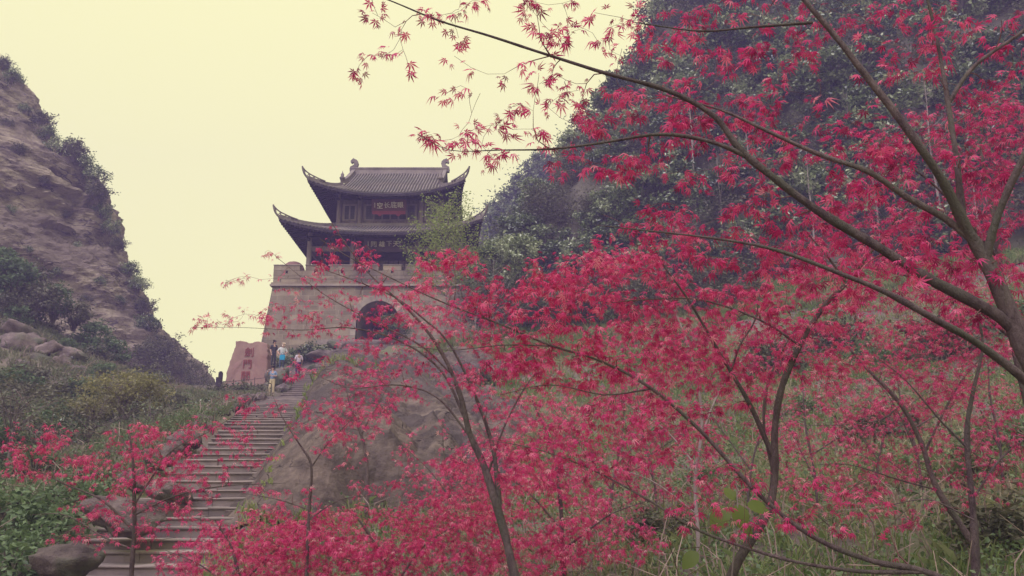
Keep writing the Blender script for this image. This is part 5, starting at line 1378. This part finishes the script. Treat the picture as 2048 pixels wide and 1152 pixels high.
grow_maple('red_maple', 0, [
    L(10.5, (1390, 1240, .042), (1396, 1100, .036), (1391, 960, .032), (1404, 840, .027), (1385, 720, .02), (1350, 620, .012)),
    L(10.5, (1400, 880, .02), (1440, 780, .015), (1500, 700, .008)),
    L(10.5, (1398, 940, .018), (1330, 860, .013), (1240, 800, .007)),
    L(10.5, (1396, 1030, .014), (1300, 960, .01), (1200, 930, .005))],
    [(1300, 700, 150, 70, 9.8, 11.6, 70), (1200, 830, 140, 80, 9.8, 11.6, 70), (1330, 880, 120, 60, 9.8, 11.4, 40), (1450, 700, 110, 60, 9.8, 11.4, 40), (1180, 960, 120, 60, 9.8, 11.4, 40)],
    'red maple on a pale straight trunk in the lower middle', 312, .062, 60, bark=MT['pale_bark'])
grow_maple('red_maple', 0, [
    L(10, (1140, 1290, .045), (1128, 1140, .038), (1122, 1020, .03), (1105, 900, .02), (1065, 800, .01)),
    L(10, (1125, 1060, .018), (1040, 970, .012), (950, 930, .006)),
    L(10, (1127, 1100, .018), (1220, 1030, .012), (1300, 1000, .006))],
    [(1080, 1010, 140, 70, 9.2, 10.8, 120), (1000, 930, 110, 50, 9.2, 10.8, 60), (1200, 1080, 130, 50, 9.2, 10.6, 80), (1050, 1110, 130, 40, 9, 10.6, 90), (1090, 840, 100, 60, 9.4, 10.8, 40), (960, 1010, 90, 50, 9.2, 10.6, 30)],
    'dense red maple thicket tree at the bottom centre', 313, .06, 60)
grow_maple('red_maple', 0, [
    L(15, (735, 960, .04), (725, 880, .032), (700, 810, .02), (690, 760, .01)),
    L(15, (722, 870, .02), (760, 800, .012), (790, 750, .006))],
    [(720, 800, 75, 60, 14.2, 15.8, 60), (660, 830, 50, 40, 14.2, 15.8, 20), (760, 740, 50, 30, 14.2, 15.8, 14)],
    'small pinkish red maple on the rock beside the upper stairs', 314, .075, 30, twig_r=1.5)

# slender stems farther up the slope
for k, (u, v, Y, du, lab) in enumerate([(1215, 1080, 12.5, 30, 'slender red maple up the slope, first of the thin ones from the stairs'), (1320, 1060, 13.5, -40, 'slender red maple up the slope, second of the thin ones from the stairs'),
        (1490, 1040, 13, 40, 'slender red maple up the slope between the pale and the dark curved trunk'), (1640, 1060, 12, -30, 'slender red maple right of the dark curved trunk'), (1745, 1020, 12.5, 40, 'slender red maple half way between the curved trunk and the right edge'),
        (1850, 1010, 12, -50, 'slender red maple behind the leaning maple'), (2010, 1000, 11.5, -30, 'slender red maple behind the upright one at the right edge'), (920, 1080, 12, -30, 'slender red maple behind the two grey trunks')]):
    hh = 330 if k != 7 else 230
    grow_maple('red_maple', 0, [
        L(Y, (u, v + 60, .03), (u + du * .3, v - hh * .3, .024), (u + du, v - hh * .65, .017), (u + du * 1.2, v - hh, .006)),
        L(Y, (u + du * .3, v - hh * .3, .016), (u - 60, v - hh * .6, .010), (u - 110, v - hh * .8, .004)),
        L(Y, (u + du * .6, v - hh * .45, .014), (u + 80, v - hh * .65, .009), (u + 130, v - hh * .75, .004)),
        L(Y, (u + du * .1, v - hh * .12, .010), (u - 40 + du, v - hh * .3, .007), (u - 90 + du, v - hh * .35, .003))],
        [(u, v - hh * .75, 130, 75, Y - .9, Y + .9, 50), (u + 20, v - hh * .4, 130, 65, Y - .9, Y + .9, 34), (u - 20, v - hh * .1, 110, 50, Y - .8, Y + .8, 13)],
        lab, 330 + k, .056, 20)

# ---------------------------------------------------------------- broad-leaved plant among the maples
bp = empty('broad_leaf_plant', P(1455, 1250, 6.2), 'pale-stemmed plant with a few broad green leaves at the bottom', 'plant')
b0 = P(1455, 1250, 6.2)
MB().tube(catmull([P(1455, 1250, 6.2) - b0, P(1470, 1080, 6.1) - b0, P(1475, 1010, 6.1) - b0, P(1470, 930, 6.1) - b0], .08), .006, 6).build('stem', MT['pale_bark'], bp, True)
tv = []
for t in np.linspace(0, 1, 9):
    w = .42 * math.sin(math.pi * min(1, t * .93 + .05)) ** .75 * (1 - .25 * t)
    for s in (-1, -.5, 0, .5, 1): tv.append((s * w, t, -.25 * t * t + .12 * abs(s) * w))
blm = mesh_np('leaf', np.array(tv), grid_faces(9, 5), MT['big_leaf'], True, np.full(45, .5))
for (u, v, s, fw) in [(1455, 1015, .19, (-.7, -.2, -.7)), (1475, 1010, .17, (.15, -.3, -.95)), (1495, 1010, .16, (.95, -.1, -.15)), (1480, 1045, .15, (.8, .2, -.6)), (1470, 1000, .12, (-.3, .3, .6)), (1395, 1105, .15, (-.75, -.2, -.6))]:
    p = P(u, v, 6.1) - b0; f = unit(np.array(fw)); n = unit(np.array((0, -.75, .65))); sd = unit(np.cross(f, n)); n = np.cross(sd, f)
    o = link('leaf', blm, bp)
    o.matrix_local = Matrix(((sd[0] * s, f[0] * s, n[0] * s, p[0]), (sd[1] * s, f[1] * s, n[1] * s, p[1]), (sd[2] * s, f[2] * s, n[2] * s, p[2]), (0, 0, 0, 1)))
    q = P(1472, 1000, 6.1) - b0
    MB().tube(catmull([q, (q + p) / 2 + (0, 0, .02), p], .05), .003, 5).build('petiole', MT['spring'], bp)
# ---------------------------------------------------------------- people
def skinned(verts, edges, radii, sub=2):
    me = bpy.data.meshes.new('skin'); me.from_pydata([tuple(v) for v in verts], edges, [])
    o = bpy.data.objects.new('skin', me); C.objects.link(o)
    o.modifiers.new('s', 'SKIN'); sl = me.skin_vertices[0].data
    for i, r in enumerate(radii): sl[i].radius = (r, r) if not hasattr(r, '__len__') else r
    sl[0].use_root = True
    sb = o.modifiers.new('d', 'SUBSURF'); sb.levels = sb.render_levels = sub
    bpy.context.view_layer.update()
    res = bpy.data.meshes.new_from_object(o.evaluated_get(bpy.context.evaluated_depsgraph_get()))
    bpy.data.objects.remove(o); bpy.data.meshes.remove(me)
    res.polygons.foreach_set('use_smooth', np.ones(len(res.polygons), dtype=bool))
    return res
def cloth(name, c, c2=None, scale=4): return mat(name, c, c2 or c, scale, .9, .1)
skin_m = cloth('skin', (.50, .31, .24)); hair_m = cloth('black_hair', (.02, .017, .02))
def person(loc, rz, label, pose, shirt, trousers, hair, shoes, extras=()):
    """Joints in metres from the feet, facing -Y."""
    e = empty('person', loc, label, 'person', None, rz)
    J = dict(pel=(0, 0, .93), wst=(0, 0, 1.08), chs=(0, .01, 1.30), nck=(0, .01, 1.47), hd0=(0, -.01, 1.56), hd1=(0, -.02, 1.66), hd2=(0, 0, 1.72),
             shl=(-.17, .01, 1.41), ell=(-.24, .03, 1.14), wrl=(-.22, -.08, .92), hal=(-.21, -.11, .84),
             shr=(.17, .01, 1.41), elr=(.24, .03, 1.14), wrr=(.22, -.08, .92), har=(.21, -.11, .84),
             hil=(-.09, 0, .90), knl=(-.10, -.03, .49), anl=(-.10, .02, .09), tol=(-.11, -.15, .04),
             hir=(.09, 0, .90), knr=(.10, -.03, .49), anr=(.10, .02, .09), tor=(.11, -.15, .04))
    J.update(pose); K = list(J)
    E = [('pel', 'wst'), ('wst', 'chs'), ('chs', 'nck'), ('nck', 'hd0'), ('hd0', 'hd1'), ('hd1', 'hd2')]
    for s in 'lr': E += [('chs', 'sh' + s), ('sh' + s, 'el' + s), ('el' + s, 'wr' + s), ('wr' + s, 'ha' + s), ('pel', 'hi' + s), ('hi' + s, 'kn' + s), ('kn' + s, 'an' + s), ('an' + s, 'to' + s)]
    RD = dict(pel=(.15, .11), wst=(.135, .10), chs=(.16, .11), nck=.055, hd0=.075, hd1=.095, hd2=.065, sh=.06, el=.042, wr=.03, ha=.038, hi=.085, kn=.058, an=.04, to=.04)
    rad = lambda k, g=0: tuple(x + g for x in (RD.get(k, RD.get(k[:2])) if hasattr(RD.get(k, RD.get(k[:2])), '__len__') else (RD.get(k, RD.get(k[:2])),) * 2))
    def sk(name, ks, m, g):
        ix = {k: i for i, k in enumerate(ks)}
        me = skinned([J[k] for k in ks], [(ix[a], ix[b]) for a, b in E if a in ix and b in ix], [rad(k, g) for k in ks])
        me.materials.clear(); me.materials.append(m); return link(name, me, e)
    sk('body', K, skin_m, 0)
    sk('shirt', ['chs', 'wst', 'pel', 'nck', 'shl', 'ell', 'shr', 'elr'], shirt, .016)
    sk('trousers', ['pel', 'wst', 'hil', 'knl', 'anl', 'hir', 'knr', 'anr'], trousers, .015)
    for s in 'lr':
        a, t = np.array(J['an' + s]), np.array(J['to' + s]); ix = [a - (0, 0, .02), (a + t) / 2, t]
        me = skinned(ix, [(0, 1), (1, 2)], [.052, .05, .045]); me.materials.clear(); me.materials.append(shoes); link('shoe', me, e)
    h = np.array(J['hd1'])                                # hair cap, ears, nose, eyes
    me = skinned([h + (0, .035, .02), h + (0, .045, -.05), h + (0, .01, .075)], [(0, 1), (0, 2)], [.1, .075, .075]); me.materials.clear(); me.materials.append(hair); link('hair', me, e)
    MB().add([h + q for q in ((-.014, -.098, 0), (.014, -.098, 0), (0, -.1, .045), (0, -.128, -.005))], [(0, 1, 3), (1, 2, 3), (2, 0, 3)]).build('nose', skin_m, e)
    for s in (-1, 1):
        MB().lathe(h + (s * .036, -.089, .022), [(0, -.008), (.009, -.004), (.009, .004), (0, .008)], 6).build('eye', hair_m, e)
        MB().lathe(h + (s * .098, .005, -.005), [(0, -.03), (.014, -.015), (.014, .015), (0, .03)], 6).build('ear', skin_m, e)
    MB().box(h + (-.025, -.094, -.046), h + (.025, -.084, -.036)).build('mouth', cloth('lips', (.35, .13, .12)), e)
    for s in 'lr':                                        # palm fingers and thumb
        a, w = np.array(J['ha' + s]), np.array(J['wr' + s]); d = unit(a - w); sd = unit(np.cross(d, (0, 1, .2)))
        for k, ln in enumerate((.07, .08, .075, .06)):
            b = a + d * .02 + sd * (k - 1.5) * .019
            MB().tube([b, b + d * ln * .55 + (0, -.008, 0), b + d * ln + (0, -.028, 0)], [.0095, .009, .007], 6).build('finger', skin_m, e)
        sg = -1 if s == 'l' else 1
        MB().tube([a - d * .02 - sd * .03, a + d * .02 - sd * .055 + (0, -.015, 0), a + d * .05 - sd * .05 + (0, -.03, 0)], [.011, .010, .008], 6).build('thumb', skin_m, e)
    for name, mb, m in extras: mb.build(name, m, e)
    return e
p = P(540, 790, 49.0); ys = 49.3
person((p[0], ys, float(stair_z(ys)) + .0), R(-12), 'person in a blue checked shirt and khaki trousers walking down the stairs, one arm bent',
       dict(knl=(-.10, -.10, .52), anl=(-.11, -.03, .12), tol=(-.12, -.2, .06), ell=(-.36, .04, 1.26), wrl=(-.30, -.10, 1.42), hal=(-.24, -.13, 1.46), elr=(.27, -.02, 1.18), wrr=(.12, -.20, 1.16), har=(.05, -.24, 1.17)),
       cloth('checked_shirt', (.05, .14, .30), (.42, .50, .58), 9), cloth('khaki', (.55, .46, .28)), hair_m, cloth('pale_shoe', (.5, .45, .4)))
ys = 54.0; zz = float(stair_z(ys))
p = P(563, 735, 54.0)
person((p[0], ys, zz + .25), R(20), 'person in a white shirt leaning on the stairside rock with a blue bag',
       dict(nck=(.02, -.06, 1.46), hd0=(.03, -.09, 1.54), hd1=(.04, -.11, 1.64), hd2=(.04, -.1, 1.70), elr=(.30, -.04, 1.16), wrr=(.16, -.22, 1.06), har=(.10, -.27, 1.02), ell=(-.32, -.02, 1.20), wrl=(-.22, -.16, 1.02), hal=(-.18, -.2, .98)),
       cloth('white_shirt', (.62, .62, .60), (.5, .52, .52)), cloth('blue_grey_trousers', (.10, .13, .20)), cloth('light_hat', (.62, .5, .38)), hair_m)
be = empty('shoulder_bag', (p[0] + .1, ys - .30, zz + 1.02), 'bright blue bag held by the person in the white shirt', 'bag')
MB().prism([(-.15, -.16), (.15, -.16), (.18, .1), (.12, .17), (-.12, .17), (-.18, .1)], lambda q, k: (q[0], (k - .5) * .14, q[1])).build('bag_body', cloth('bag_blue', (.02, .30, .50)), be)
MB().tube(catmull([(-.1, 0, .16), (-.07, 0, .3), (.07, 0, .3), (.1, 0, .16)], .05), .012, 6).build('strap', cloth('bag_strap', (.02, .2, .35)), be)
ys = 53.2; p = P(596, 742, ys)
person((p[0], ys, float(stair_z(ys))), R(-150), 'person in a pale patterned top and dark blue trousers climbing the stairs',
       dict(knl=(-.1, -.16, .62), anl=(-.1, -.08, .26), tol=(-.1, -.24, .22)),
       cloth('patterned_top', (.62, .55, .60), (.40, .28, .38), 14), cloth('navy_trousers', (.035, .035, .09)), hair_m, hair_m)
ys = 54.6; p = P(545, 742, ys)
person((p[0], ys, float(stair_z(ys)) + .25), R(40), 'dark-clothed person half hidden by the rock at the white-shirted one\'s side', {},
       cloth('dark_top', (.06, .055, .07)), cloth('dark_trousers', (.05, .05, .06)), hair_m, hair_m)

# ---------------------------------------------------------------- the air: blue-violet haze round the whole place
hz = bpy.data.materials.new('haze'); hz.use_nodes = True
n, l = hz.node_tree.nodes, hz.node_tree.links
n.clear()
o_ = n.new('ShaderNodeOutputMaterial'); pv = n.new('ShaderNodeVolumePrincipled')
pv.inputs['Color'].default_value = (0.50, 0.42, 1.0, 1)
pv.inputs['Density'].default_value = 0.0021
pv.inputs['Anisotropy'].default_value = 0.0
l.new(pv.outputs[0], o_.inputs['Volume'])
hb = MB().box((-150, -85, -6), (150, 150, 64)).build('haze', hz)
tag(hb, kind='stuff')
